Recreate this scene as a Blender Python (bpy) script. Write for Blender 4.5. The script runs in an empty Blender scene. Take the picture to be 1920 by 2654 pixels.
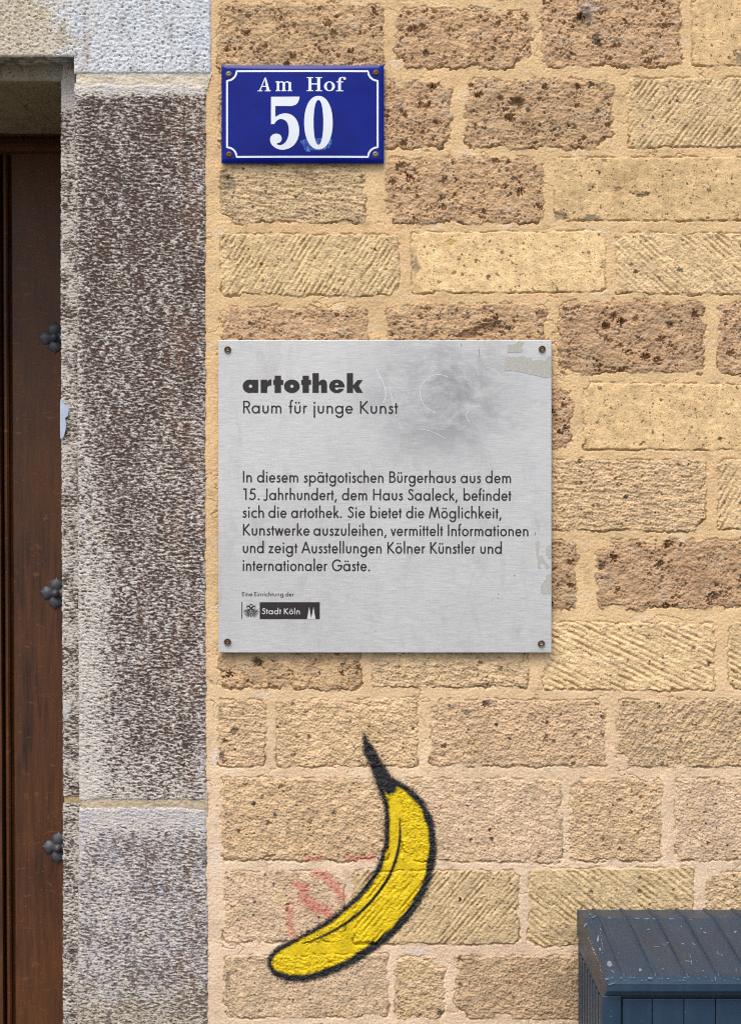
import bpy, math, random
import numpy as np
from mathutils import Vector
from mathutils.geometry import tessellate_polygon

# ------------------------------------------------------------------ camera, sky, sun
scene = bpy.context.scene
S = 0.0006          # metres per photograph pixel on the wall plane
D = 2.6             # camera to wall
ZC = 1.6            # camera height
cam_d = bpy.data.cameras.new("camera")
cam = bpy.data.objects.new("camera", cam_d)
scene.collection.objects.link(cam)
cam.location = (0, -D, ZC)
cam.rotation_euler = (math.radians(90), 0, 0)
cam_d.sensor_fit = 'VERTICAL'
cam_d.sensor_height = 36
cam_d.lens = 36 * D / (2654 * S)
cam_d.clip_end = 500
cam_d.clip_start = 0.05
scene.camera = cam

SUN_EL, SUN_AZ = math.radians(57), math.radians(-20)   # azimuth from straight in front of the wall, negative = from the left
world = bpy.data.worlds.new("World")
scene.world = world
world.use_nodes = True
wn = world.node_tree
sky = wn.nodes.new('ShaderNodeTexSky')
sky.sky_type = 'NISHITA'
sky.sun_disc = False
sky.sun_elevation = SUN_EL
sky.sun_rotation = math.radians(180) + SUN_AZ * -1
sky.air_density = 1.0
sky.dust_density = 3.0
sky.ozone_density = 1.0
bg = wn.nodes['Background']
bg.inputs['Strength'].default_value = 0.14
wn.links.new(sky.outputs[0], bg.inputs['Color'])

sun_d = bpy.data.lights.new("sun", 'SUN')
sun_d.energy = 1.4
sun_d.angle = math.radians(40)
sun_d.color = (1.0, 0.965, 0.92)
sun = bpy.data.objects.new("sun", sun_d)
scene.collection.objects.link(sun)
sdir = Vector((math.sin(SUN_AZ) * math.cos(SUN_EL), -math.cos(SUN_AZ) * math.cos(SUN_EL), math.sin(SUN_EL)))
sun.rotation_euler = (-sdir).to_track_quat('-Z', 'Y').to_euler()
sun.location = sdir * 10

scene.view_settings.view_transform = 'Standard'
scene.view_settings.look = 'None'
scene.view_settings.exposure = 0.66
scene.view_settings.gamma = 1.0
scene.cycles.filter_width = 1.05
scene.cycles.use_denoising = False

# ------------------------------------------------------------------ helpers
random.seed(7)
RNG = np.random.default_rng(11)

def P(px, py, d=0.0):
    k = (D + d) / D
    return ((px - 960) * S * k, d, ZC + (1327 - py) * S * k)

def lin(r, g, b):
    out = []
    for c in (r, g, b):
        c = c / 255.0
        out.append(c / 12.92 if c <= 0.04045 else ((c + 0.055) / 1.055) ** 2.4)
    return np.array(out)

GAIN = 1.30
def alb(r, g, b):
    return lin(r, g, b) / GAIN

_perm = np.random.default_rng(3).permutation(512).astype(np.int64)
_ga = np.random.default_rng(4).uniform(0, 2 * math.pi, 512)
_gx, _gy = np.cos(_ga), np.sin(_ga)
def pn(x, y, seed=0):
    x = np.asarray(x, dtype=np.float64); y = np.asarray(y, dtype=np.float64)
    xi = np.floor(x).astype(np.int64); yi = np.floor(y).astype(np.int64)
    xf = x - xi; yf = y - yi
    u = xf * xf * xf * (xf * (xf * 6 - 15) + 10)
    v = yf * yf * yf * (yf * (yf * 6 - 15) + 10)
    def g(ix, iy, dx, dy):
        h = _perm[(_perm[(ix + seed * 37) & 511] + iy + seed * 101) & 511]
        return _gx[h] * dx + _gy[h] * dy
    a = g(xi, yi, xf, yf); b = g(xi + 1, yi, xf - 1, yf)
    c = g(xi, yi + 1, xf, yf - 1); d = g(xi + 1, yi + 1, xf - 1, yf - 1)
    return ((a + u * (b - a)) * (1 - v) + (c + u * (d - c)) * v) * 1.5

def fbm(x, y, o=3, seed=0):
    r = 0.0; amp = 1.0; t = 0.0
    for i in range(o):
        r = r + amp * pn(x * 2 ** i, y * 2 ** i, seed + i); t += amp; amp *= 0.55
    return r / t * 1.25

def sstep(a, b, x):
    t = np.clip((x - a) / (b - a), 0, 1)
    return t * t * (3 - 2 * t)

def link(o, parent=None):
    scene.collection.objects.link(o)
    if parent is not None:
        o.parent = parent
    return o

def quad_mesh(name, V, F, mat, parent=None, cols=None, floats=None, smooth=True):
    me = bpy.data.meshes.new(name)
    V = np.ascontiguousarray(V, dtype=np.float32); F = np.ascontiguousarray(F, dtype=np.int32)
    n = F.shape[0]
    me.vertices.add(len(V)); me.vertices.foreach_set('co', V.ravel())
    me.loops.add(n * 4); me.loops.foreach_set('vertex_index', F.ravel())
    me.polygons.add(n)
    me.polygons.foreach_set('loop_start', np.arange(0, n * 4, 4, dtype=np.int32))
    me.polygons.foreach_set('use_smooth', np.full(n, smooth, dtype=bool))
    me.update(calc_edges=True)
    if cols is not None:
        a = me.attributes.new('tint', 'FLOAT_COLOR', 'POINT')
        c4 = np.ones((len(V), 4), dtype=np.float32); c4[:, :3] = cols
        a.data.foreach_set('color', c4.ravel())
    for k, arr in (floats or {}).items():
        a = me.attributes.new(k, 'FLOAT', 'POINT')
        a.data.foreach_set('value', np.ascontiguousarray(arr, dtype=np.float32))
    me.materials.append(mat)
    return link(bpy.data.objects.new(name, me), parent)

def grid_faces(nr, nc, off=0):
    i = np.arange(nr - 1)[:, None] * nc + np.arange(nc - 1)[None, :]
    return np.stack([i, i + nc, i + nc + 1, i + 1], axis=-1).reshape(-1, 4) + off   # rows go down (z falls), columns go right: faces -y

def tag(o, label, cat, group=None, kind=None):
    if label: o['label'] = label
    if cat: o['category'] = cat
    if group: o['group'] = group
    if kind: o['kind'] = kind
    return o

def empty(name, loc, label, cat, group=None):
    o = bpy.data.objects.new(name, None)
    o.empty_display_size = 0.05
    link(o); o.location = loc
    bpy.context.view_layer.update()
    return tag(o, label, cat, group, 'thing')

def attach(o, parent):
    """parent while keeping the vertex coordinates in world space"""
    o.parent = parent
    o.matrix_parent_inverse = parent.matrix_world.inverted()
    return o

def poly_mesh(name, V, F, mats, parent=None, smooth=False, midx=None, bevel=0.0, bseg=2):
    me = bpy.data.meshes.new(name)
    me.from_pydata([tuple(v) for v in V], [], [tuple(f) for f in F])
    for m in (mats if isinstance(mats, (list, tuple)) else [mats]):
        me.materials.append(m)
    if midx is not None:
        me.polygons.foreach_set('material_index', midx)
    if smooth:
        me.polygons.foreach_set('use_smooth', [True] * len(me.polygons))
    me.update()
    o = bpy.data.objects.new(name, me)
    link(o)
    if parent is not None: attach(o, parent)
    if bevel > 0:
        b = o.modifiers.new('bevel', 'BEVEL'); b.width = bevel; b.segments = bseg; b.limit_method = 'ANGLE'
        b.angle_limit = math.radians(40)
    return o

class MB:
    def __init__(s): s.V = []; s.F = []
    def box(s, x0, x1, y0, y1, z0, z1):
        n = len(s.V)
        s.V += [(x0, y0, z0), (x1, y0, z0), (x1, y1, z0), (x0, y1, z0), (x0, y0, z1), (x1, y0, z1), (x1, y1, z1), (x0, y1, z1)]
        s.F += [tuple(n + i for i in f) for f in ((3, 2, 1, 0), (4, 5, 6, 7), (0, 1, 5, 4), (1, 2, 6, 5), (2, 3, 7, 6), (3, 0, 4, 7))]
    def extrude_x(s, prof, x0, x1):
        """prof: closed list of (y,z), extruded from x0 to x1"""
        n = len(s.V); m = len(prof)
        s.V += [(x0, y, z) for y, z in prof] + [(x1, y, z) for y, z in prof]
        for i in range(m):
            j = (i + 1) % m
            s.F.append((n + i, n + j, n + m + j, n + m + i))
        s.F.append(tuple(n + i for i in range(m))[::-1]); s.F.append(tuple(n + m + i for i in range(m)))
    def extrude_z(s, prof, z0, z1):
        n = len(s.V); m = len(prof)
        s.V += [(x, y, z0) for x, y in prof] + [(x, y, z1) for x, y in prof]
        for i in range(m):
            j = (i + 1) % m
            s.F.append((n + i, n + j, n + m + j, n + m + i))
        s.F.append(tuple(n + i for i in range(m))[::-1]); s.F.append(tuple(n + m + i for i in range(m)))
    def lathe(s, c, prof, seg=28):
        """axis along -y (towards the viewer); prof: (radius, out)"""
        n = len(s.V); cx, cy, cz = c
        for r, h in prof:
            for k in range(seg):
                a = 2 * math.pi * k / seg
                s.V.append((cx + r * math.cos(a), cy - h, cz + r * math.sin(a)))
        for i in range(len(prof) - 1):
            for k in range(seg):
                k2 = (k + 1) % seg
                s.F.append((n + i * seg + k, n + i * seg + k2, n + (i + 1) * seg + k2, n + (i + 1) * seg + k))
        s.F.append(tuple(n + (len(prof) - 1) * seg + k for k in range(seg)))
    def build(s, name, mats, parent=None, smooth=False, bevel=0.0, bseg=2):
        return poly_mesh(name, s.V, s.F, mats, parent, smooth, None, bevel, bseg)

# ------------------------------------------------------------------ material helpers
class NT:
    def __init__(s, name):
        s.m = bpy.data.materials.new(name); s.m.use_nodes = True
        s.t = s.m.node_tree; s.b = s.t.nodes['Principled BSDF']
        s.out = s.t.nodes['Material Output']
    def n(s, typ, **kw):
        nd = s.t.nodes.new(typ)
        for k, v in kw.items():
            if k in nd.inputs.keys() and not hasattr(nd, k): nd.inputs[k].default_value = v
            else: setattr(nd, k, v)
        return nd
    def l(s, a, b): s.t.links.new(a, b)
    def coord(s, scale=(1, 1, 1), rot=(0, 0, 0), loc=(0, 0, 0)):
        tc = s.n('ShaderNodeTexCoord'); mp = s.n('ShaderNodeMapping')
        mp.inputs['Scale'].default_value = scale; mp.inputs['Rotation'].default_value = rot; mp.inputs['Location'].default_value = loc
        s.l(tc.outputs['Object'], mp.inputs['Vector']); return mp.outputs[0]
    def noise(s, vec, scale, detail=4, rough=0.55, dist=0.0):
        nd = s.n('ShaderNodeTexNoise'); s.l(vec, nd.inputs['Vector'])
        nd.inputs['Scale'].default_value = scale; nd.inputs['Detail'].default_value = detail
        nd.inputs['Roughness'].default_value = rough; nd.inputs['Distortion'].default_value = dist
        return nd.outputs[0]
    def vor(s, vec, scale, feat='F1'):
        nd = s.n('ShaderNodeTexVoronoi'); s.l(vec, nd.inputs['Vector']); nd.feature = feat
        nd.inputs['Scale'].default_value = scale; return nd.outputs[0]
    def mr(s, v, a, b, c=0.0, d=1.0, smooth=False):
        nd = s.n('ShaderNodeMapRange'); nd.clamp = True
        if smooth: nd.interpolation_type = 'SMOOTHSTEP'
        s.l(v, nd.inputs[0])
        for i, x in enumerate((a, b, c, d)): nd.inputs[i + 1].default_value = x
        return nd.outputs[0]
    def math(s, op, a, b=None, clamp=False):
        nd = s.n('ShaderNodeMath'); nd.operation = op; nd.use_clamp = clamp
        for i, x in enumerate((a, b)):
            if x is None: continue
            if isinstance(x, (int, float)): nd.inputs[i].default_value = x
            else: s.l(x, nd.inputs[i])
        return nd.outputs[0]
    def mix(s, f, a, b, mode='MIX'):
        nd = s.n('ShaderNodeMix'); nd.data_type = 'RGBA'; nd.blend_type = mode
        for idx, x in ((0, f), (6, a), (7, b)):
            if isinstance(x, (int, float)): nd.inputs[idx].default_value = x
            elif isinstance(x, (tuple, list, np.ndarray)): nd.inputs[idx].default_value = (*[float(q) for q in x][:3], 1)
            else: s.l(x, nd.inputs[idx])
        return nd.outputs[2]
    def attr(s, name, fac=False):
        nd = s.n('ShaderNodeAttribute'); nd.attribute_name = name
        return nd.outputs['Fac'] if fac else nd.outputs['Color']
    def bump(s, h, strength=0.3, dist=0.001):
        nd = s.n('ShaderNodeBump'); nd.inputs['Strength'].default_value = strength; nd.inputs['Distance'].default_value = dist
        s.l(h, nd.inputs['Height']); s.l(nd.outputs[0], s.b.inputs['Normal'])
    def set(s, col=None, rough=None, metal=None, spec=None, coat=None):
        for nm, x in (('Base Color', col), ('Roughness', rough), ('Metallic', metal), ('Specular IOR Level', spec), ('Coat Weight', coat)):
            if x is None: continue
            if isinstance(x, (int, float)): s.b.inputs[nm].default_value = x
            elif isinstance(x, (tuple, list, np.ndarray)): s.b.inputs[nm].default_value = (*[float(q) for q in x][:3], 1)
            else: s.l(x, s.b.inputs[nm])
        return s.m

def mat_stone():
    t = NT('masonry_stone'); c = t.coord()
    base = t.attr('tint')
    f = t.noise(c, 420, 5, 0.7)
    g = t.noise(c, 1300, 2, 0.6)
    k = t.mr(f, 0.34, 0.66, 0.84, 1.13)
    k2 = t.mr(g, 0.34, 0.66, 0.95, 1.05)
    v = t.math('MULTIPLY', k, k2)
    cm = t.n('ShaderNodeCombineColor'); [t.l(v, cm.inputs[i]) for i in range(3)]
    col = t.mix(1.0, base, cm.outputs[0], 'MULTIPLY')
    t.bump(t.math('ADD', t.math('MULTIPLY', f, 1.8), g), 0.45, 0.0013)
    return t.set(col, 0.92, spec=0.15)
def mat_door():
    t = NT('oak_wood'); c = t.coord((1, 1, 0.06))
    w = t.noise(c, 110, 8, 0.72, 0.5); w2 = t.noise(t.coord((1, 1, 0.035)), 520, 4, 0.7)
    big = t.noise(t.coord((1, 1, 0.35)), 9, 4, 0.6, 1.2)
    ray = t.noise(t.coord((1.0, 1, 2.2), rot=(0, 0.5, 0)), 34, 3, 0.5, 2.0)
    a = t.mix(t.mr(w, 0.32, 0.68), lin(38, 20, 10), lin(92, 54, 26))
    a = t.mix(t.mr(big, 0.35, 0.68, 0, 0.6), a, lin(98, 58, 24))
    a = t.mix(t.mr(ray, 0.62, 0.70, 0, 0.35), a, lin(140, 88, 38))
    a = t.mix(t.mr(w2, 0.5, 0.75, 0, 0.5), a, lin(36, 20, 10))
    t.bump(t.math('ADD', w, w2), 0.2, 0.0015)
    return t.set(a, t.mr(w, 0.3, 0.7, 0.42, 0.6), spec=0.35)
def mat_iron():
    t = NT('forged_iron'); c = t.coord()
    f = t.noise(c, 120, 4); col = t.mix(t.mr(f, 0.35, 0.65), lin(66, 67, 71), lin(92, 92, 96))
    t.bump(f, 0.35, 0.002)
    return t.set(col, 0.5, metal=0.25, spec=0.4)
def mat_enamel():
    t = NT('blue_enamel'); c = t.coord()
    f = t.noise(c, 30, 4); g = t.noise(c, 320, 3, 0.6)
    col = t.mix(t.mr(f, 0.3, 0.7), (0.001, 0.006, 0.15), (0.001, 0.010, 0.20))
    col = t.mix(t.mr(g, 0.70, 0.78, 0, 0.30), col, lin(90, 110, 190))
    t.bump(t.noise(c, 14, 2), 0.06, 0.004)
    return t.set(col, t.mr(f, 0.3, 0.7, 0.14, 0.24), spec=0.2)
def mat_white():
    t = NT('white_enamel'); c = t.coord()
    g = t.noise(c, 240, 4, 0.7); f = t.noise(c, 30, 3)
    col = t.mix(t.mr(g, 0.68, 0.76, 0, 0.35), (0.70, 0.735, 0.76), (0.35, 0.38, 0.45))
    col = t.mix(t.mr(f, 0.45, 0.75, 0, 0.25), col, (0.55, 0.59, 0.64))
    return t.set(col, 0.25)
def mat_steel():
    t = NT('brushed_steel')
    c = t.coord((0.05, 1, 1)); cc = t.coord()
    b1 = t.noise(c, 900, 2, 0.6); b2 = t.noise(t.coord((0.25, 1, 1)), 260, 4, 0.7)
    cloud = t.noise(cc, 5, 6, 0.66, 0.3); cl2 = t.noise(t.coord((1.5, 1, 0.5)), 19, 5, 0.65, 0.6)
    # rubbed dark patch right of the heading
    tc = t.n('ShaderNodeTexCoord'); mp = t.n('ShaderNodeMapping')
    px, _, pz = P(1150, 1020); mp.vector_type = 'POINT'
    mp.inputs['Scale'].default_value = (7.2, 0.0, 8.3); mp.inputs['Location'].default_value = (-px * 7.2, 0, -pz * 8.3)
    t.l(tc.outputs['Object'], mp.inputs['Vector'])
    ln = t.n('ShaderNodeVectorMath'); ln.operation = 'LENGTH'; t.l(mp.outputs[0], ln.inputs[0])
    patch = t.mr(ln.outputs['Value'], 0.15, 1.25, 1, 0, True)
    sm = t.noise(t.coord((0.8, 1, 1.3), rot=(0, 0.6, 0)), 17, 6, 0.72, 0.5)
    patch = t.math('MULTIPLY', patch, t.mr(sm, 0.36, 0.62))
    col = t.mix(t.mr(b1, 0.3, 0.7), (0.49, 0.482, 0.458), (0.64, 0.628, 0.598))
    col = t.mix(t.mr(b2, 0.35, 0.7, 0, 0.22), col, (0.70, 0.69, 0.665))
    col = t.mix(t.mr(cloud, 0.4, 0.72, 0, 0.45), col, (0.44, 0.437, 0.425))
    col = t.mix(t.mr(cl2, 0.56, 0.75, 0, 0.65), col, (0.42, 0.395, 0.355))
    blo = t.noise(t.coord((1.5, 1, 0.55)), 30, 4, 0.6, 0.2)
    col = t.mix(t.mr(blo, 0.55, 0.75, 0, 0.4), col, (0.42, 0.42, 0.42))
    col = t.mix(t.math('MULTIPLY', patch, 0.75), col, (0.21, 0.21, 0.21))
    t.bump(b1, 0.12, 0.0006)
    return t.set(col, t.mr(b2, 0.3, 0.7, 0.42, 0.58), metal=0.42, spec=0.5)
def mat_plain(name, col, rough=0.6, metal=0.0, var=0.2, scale=200, spec=0.4):
    t = NT(name); c = t.coord(); f = t.noise(c, scale, 4, 0.65)
    a = np.array(col); cc = t.mix(t.mr(f, 0.3, 0.7), a * (1 - var), np.minimum(a * (1 + var), 0.95))
    t.bump(f, 0.15, 0.001)
    return t.set(cc, rough, metal=metal, spec=spec)
def mat_spray(name, col, opacity=1.0, spread=6.0, grain=1.0):
    t = NT(name); c = t.coord()
    cov = t.attr('cover', True)
    f = t.noise(c, 330, 4, 0.7); g = t.noise(c, 900, 2, 0.6)
    nz = t.math('ADD', t.math('MULTIPLY', t.math('SUBTRACT', f, 0.5), 22 * grain), t.math('MULTIPLY', t.math('SUBTRACT', g, 0.5), 22 * grain))
    al = t.mr(t.math('ADD', cov, nz), -spread * 0.5, spread * 0.5, 0, opacity)
    a = np.array(col)
    cc = t.mix(t.mr(t.noise(c, 45, 5, 0.65), 0.3, 0.7), a * 0.72, np.minimum(a * 1.12, 0.9))
    t.l(al, t.b.inputs['Alpha'])
    t.bump(t.math('ADD', f, g), 0.45, 0.001)
    return t.set(cc, 0.55, spec=0.35)
def mat_cabinet():
    t = NT('blue_grey_paint'); c = t.coord()
    f = t.noise(c, 7, 5, 0.6); sc = t.noise(c, 160, 5, 0.7); sp = t.noise(c, 55, 3, 0.5)
    stre = t.noise(t.coord((1, 0.15, 0.15)), 60, 4, 0.6)
    col = t.mix(t.mr(f, 0.3, 0.7), lin(20, 43, 62), lin(31, 57, 78))
    col = t.mix(t.mr(stre, 0.5, 0.75, 0, 0.4), col, lin(58, 72, 84))
    col = t.mix(t.math('MULTIPLY', t.mr(sc, 0.665, 0.70, 0, 0.6), t.mr(sp, 0.45, 0.6)), col, lin(150, 165, 178))
    t.bump(sc, 0.08, 0.002)
    return t.set(col, t.mr(f, 0.3, 0.7, 0.34, 0.5), spec=0.5)

M_STONE = mat_stone(); M_DOOR = mat_door(); M_IRON = mat_iron(); M_ENAMEL = mat_enamel(); M_WHITE = mat_white(); M_STEEL = mat_steel()
M_INK = mat_plain('dark_print', lin(38, 32, 30), 0.55, 0, 0.15, 500)
M_PALE = mat_plain('bare_metal_print', (0.60, 0.59, 0.57), 0.5, 0.2, 0.08, 500)
M_RUST = mat_plain('rusty_screw_metal', lin(112, 84, 62), 0.5, 0.5, 0.35, 400)
M_ZINC = mat_plain('zinc_screw_metal', lin(140, 130, 118), 0.4, 0.6, 0.3, 400)
M_BRONZE = mat_plain('bronze_screw_metal', lin(118, 104, 84), 0.38, 0.7, 0.3, 500)
M_GUM = mat_plain('old_sticker_paper', lin(172, 170, 160), 0.9, 0, 0.16, 420, 0.1)
M_SCR = mat_plain('scratched_bright_metal', (0.72, 0.72, 0.71), 0.45, 0.3, 0.1, 300)
M_STICK = mat_plain('grey_sticker_paper', lin(172, 184, 200), 0.8, 0, 0.1, 160, 0.1)
M_CAB = mat_cabinet()
M_CABDARK = mat_plain('dark_gap_plastic', lin(24, 30, 38), 0.7, 0, 0.2, 100)
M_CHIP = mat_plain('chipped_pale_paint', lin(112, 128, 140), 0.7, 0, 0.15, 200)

# ------------------------------------------------------------------ ground
def pavement():
    t = NT('paving'); c = t.coord()
    br = t.n('ShaderNodeTexBrick'); t.l(c, br.inputs['Vector'])
    br.inputs['Scale'].default_value = 2.0
    br.inputs['Color1'].default_value = (0.15, 0.145, 0.135, 1); br.inputs['Color2'].default_value = (0.12, 0.115, 0.11, 1)
    br.inputs['Mortar'].default_value = (0.07, 0.065, 0.06, 1)
    f = t.noise(c, 60, 5); col = t.mix(t.mr(f, 0.3, 0.7, 0, 0.5), br.outputs[0], (0.10, 0.095, 0.09))
    t.bump(f, 0.3, 0.003); m = t.set(col, 0.85)
    o = poly_mesh('pavement', [(-60, -90, 0), (60, -90, 0), (60, 3, 0), (-60, 3, 0)], [(0, 1, 2, 3)], m)
    o['kind'] = 'structure'
pavement()

# ------------------------------------------------------------------ the stone wall (one relief sheet with every stone in it)
# kind, x0, x1, y0, y1, lightness, groove angle (deg)
STONES = [
 ('A', 566, 996, 10, 186, 1.00, 0), ('A', 1026, 1373, 22, 177, 0.98, 0), ('A', 1402, 1764, -14, 172, 1.0, 0), ('C', 1793, 2180, -14, 171, 1.0, 0),
 ('A', 572, 830, 205, 384, 1, 0), ('A', 868, 1168, 209, 384, 1.02, 0), ('A', 1208, 1588, 203, 383, 0.97, 0), ('B', 1628, 2080, 202, 383, 1.0, -52),
 ('D', 573, 950, 429, 578, 0.96, 5), ('A', 1000, 1407, 410, 579, 0.98, 0), ('C', 1438, 1984, 408, 572, 0.98, 90),
 ('B', 572, 1032, 605, 765, 1.0, -58), ('C', 1066, 1569, 602, 761, 1.03, 90), ('B', 1597, 2010, 602, 761, 1.0, 42),
 ('A', 573, 953, 796, 968, 1.0, 0), ('A', 1004, 1415, 790, 968, 1.03, 0), ('A', 1448, 1824, 786, 968, 0.95, 0), ('A', 1861, 2200, 786, 968, 0.95, 0),
 ('D', 640, 1050, 995, 1165, 1, 0), ('A', 1100, 1482, 992, 1164, 0.98, 0), ('C', 1513, 2020, 992, 1164, 1.0, 80),
 ('D', 700, 1130, 1190, 1375, 1, 0), ('D', 1400, 1829, 1190, 1374, 0.93, 3), ('B', 1859, 2240, 1190, 1374, 1.0, -60),
 ('A', 620, 1000, 1402, 1580, 1, 0), ('A', 1100, 1494, 1402, 1579, 0.95, 0), ('A', 1543, 1990, 1401, 1580, 0.99, 0),
 ('A', 572, 934, 1606, 1784, 0.99, 0), ('D', 966, 1371, 1606, 1782, 0.95, 8), ('B', 1407, 1851, 1612, 1788, 1.0, 26), ('B', 1887, 2280, 1612, 1788, 1.0, 30),
 ('D', 566, 688, 1816, 1986, 0.98, 4), ('D', 717, 1082, 1812, 1989, 0.99, 0), ('D', 1118, 1570, 1814, 1987, 1.0, 0), ('D', 1600, 2080, 1814, 1988, 0.98, -50),
 ('D', 573, 1008, 2016, 2231, 1.03, 0), ('E', 1040, 1456, 2016, 2232, 1.0, 88), ('D', 1478, 1714, 2018, 2232, 1.02, 0), ('E', 1750, 2150, 2018, 2232, 1.0, 80),
 ('E', 580, 893, 2258, 2443, 1.04, 88), ('B', 916, 1345, 2257, 2448, 0.95, -50), ('B', 1371, 1798, 2252, 2452, 0.97, 40), ('D', 1828, 2230, 2256, 2446, 1.0, 0),
 ('E', 583, 1006, 2476, 2640, 0.93, 86), ('D', 1026, 1153, 2478, 2641, 0.94, 0), ('D', 1180, 1640, 2478, 2640, 0.90, 0), ('D', 1668, 2100, 2478, 2640, 0.95, 0),
]
XEND = 3200
def fill_courses():
    rng = random.Random(5)
    rows = {}
    for s in STONES:
        rows.setdefault((round(s[3] / 60)), []).append(s)
    for r in rows.values():                                   # carry the photographed courses on to the right
        r0 = max(r, key=lambda q: q[2]); x = r0[2] + 34
        while x < XEND - 100:
            w = rng.uniform(280, 460)
            STONES.append((rng.choice('ABCDD'), x, x + w, r0[3], r0[4], rng.uniform(.94, 1.03), rng.choice((0, -50, 40, 88)))); x += w + 34
    for y0, n in ((2670, 7), (-1190, 6)):                     # and above and below the picture
        for i in range(n):
            ya = y0 + i * 196; x = 572 + rng.uniform(-250, 0)
            while x < XEND - 100:
                w = rng.uniform(280, 460)
                STONES.append((rng.choice('ABCDD'), max(x, 572), x + w, ya, ya + 168, rng.uniform(.94, 1.03), rng.choice((0, -50, 40, 88)))); x += w + 34
fill_courses()

ST = 1.75
xs = np.concatenate([np.arange(470, 540, 6), np.arange(540, 1936, ST), np.arange(1940, XEND, 11.0)])
ys = np.concatenate([np.arange(-1200, -30, 11.0), np.arange(-24, 2672, ST), np.arange(2678, 4002, 11.0)])
GX, GY = np.meshgrid(xs, ys)
H = np.zeros_like(GX)
# mortar
low = sstep(1500, 2300, GY)
mcol_a, mcol_b = alb(242, 206, 154), alb(250, 220, 184)
C = mcol_a[None, None, :] * (1 - low[..., None]) + mcol_b[None, None, :] * low[..., None]
blot = fbm(GX / 130, GY / 90, 3, 21)
fine = fbm(GX / 9, GY / 7, 3, 31)
C = C * (1 + 0.16 * blot + 0.10 * fine)[..., None]
pinkish = sstep(0.1, 0.6, fbm(GX / 240, GY / 170, 2, 77))[..., None]
C = C * (1 - pinkish * np.array([0.0, 0.035, 0.03]))
H += 1.5 * fbm(GX / 70, GY / 60, 2, 41) + 0.95 * fine + 0.4 * pn(GX / 4.6, GY / 4.6, 51)
gritty = sstep(0.46, 0.7, pn(GX / 7, GY / 7, 61)) * sstep(0.0, 0.5, fbm(GX / 60, GY / 60, 2, 62))
H -= 2.2 * gritty
crk = fbm(GX / 120, GY / 70, 4, 71)
hair = np.exp(-(crk / 0.014) ** 2) * sstep(0.05, 0.45, fbm(GX / 150, GY / 150, 2, 73))
H -= 4.5 * hair
smear = sstep(0.28, 0.6, fbm(GX / 90, GY / 34, 3, 75))[..., None]
C = C * (1 - 0.35 * smear) + 0.35 * smear * alb(252, 232, 206)
dirt = sstep(0.25, 0.65, fbm(GX / 44, GY / 30, 4, 79))[..., None]
C = C * (1 - 0.22 * dirt * np.array([0.9, 1.0, 1.1]))

BASE = {'A': alb(214, 177, 136), 'B': alb(240, 208, 158), 'C': alb(248, 211, 156), 'D': alb(233, 200, 157), 'E': alb(238, 206, 167)}
WARP = {'A': 11.0, 'B': 6.0, 'C': 3.6, 'D': 7.5, 'E': 6.5}
def win(x0, x1, y0, y1):
    i0, i1 = np.searchsorted(ys, [y0, y1]); j0, j1 = np.searchsorted(xs, [x0, x1])
    return slice(i0, i1), slice(j0, j1)

def stamp_pits(Hs, Cs, X, Y, cx, cy, r, depth, ang, asp, wx, wy):
    ca, sa = math.cos(ang), math.sin(ang)
    dx = X - cx + wx * r * 0.8; dy = Y - cy + wy * r * 0.8
    u = (dx * ca + dy * sa) / r; v = (-dx * sa + dy * ca) / (r * asp)
    q = 1 - (u * u + v * v)
    Hs -= depth * np.sqrt(np.clip(q, 0, 1))

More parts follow.
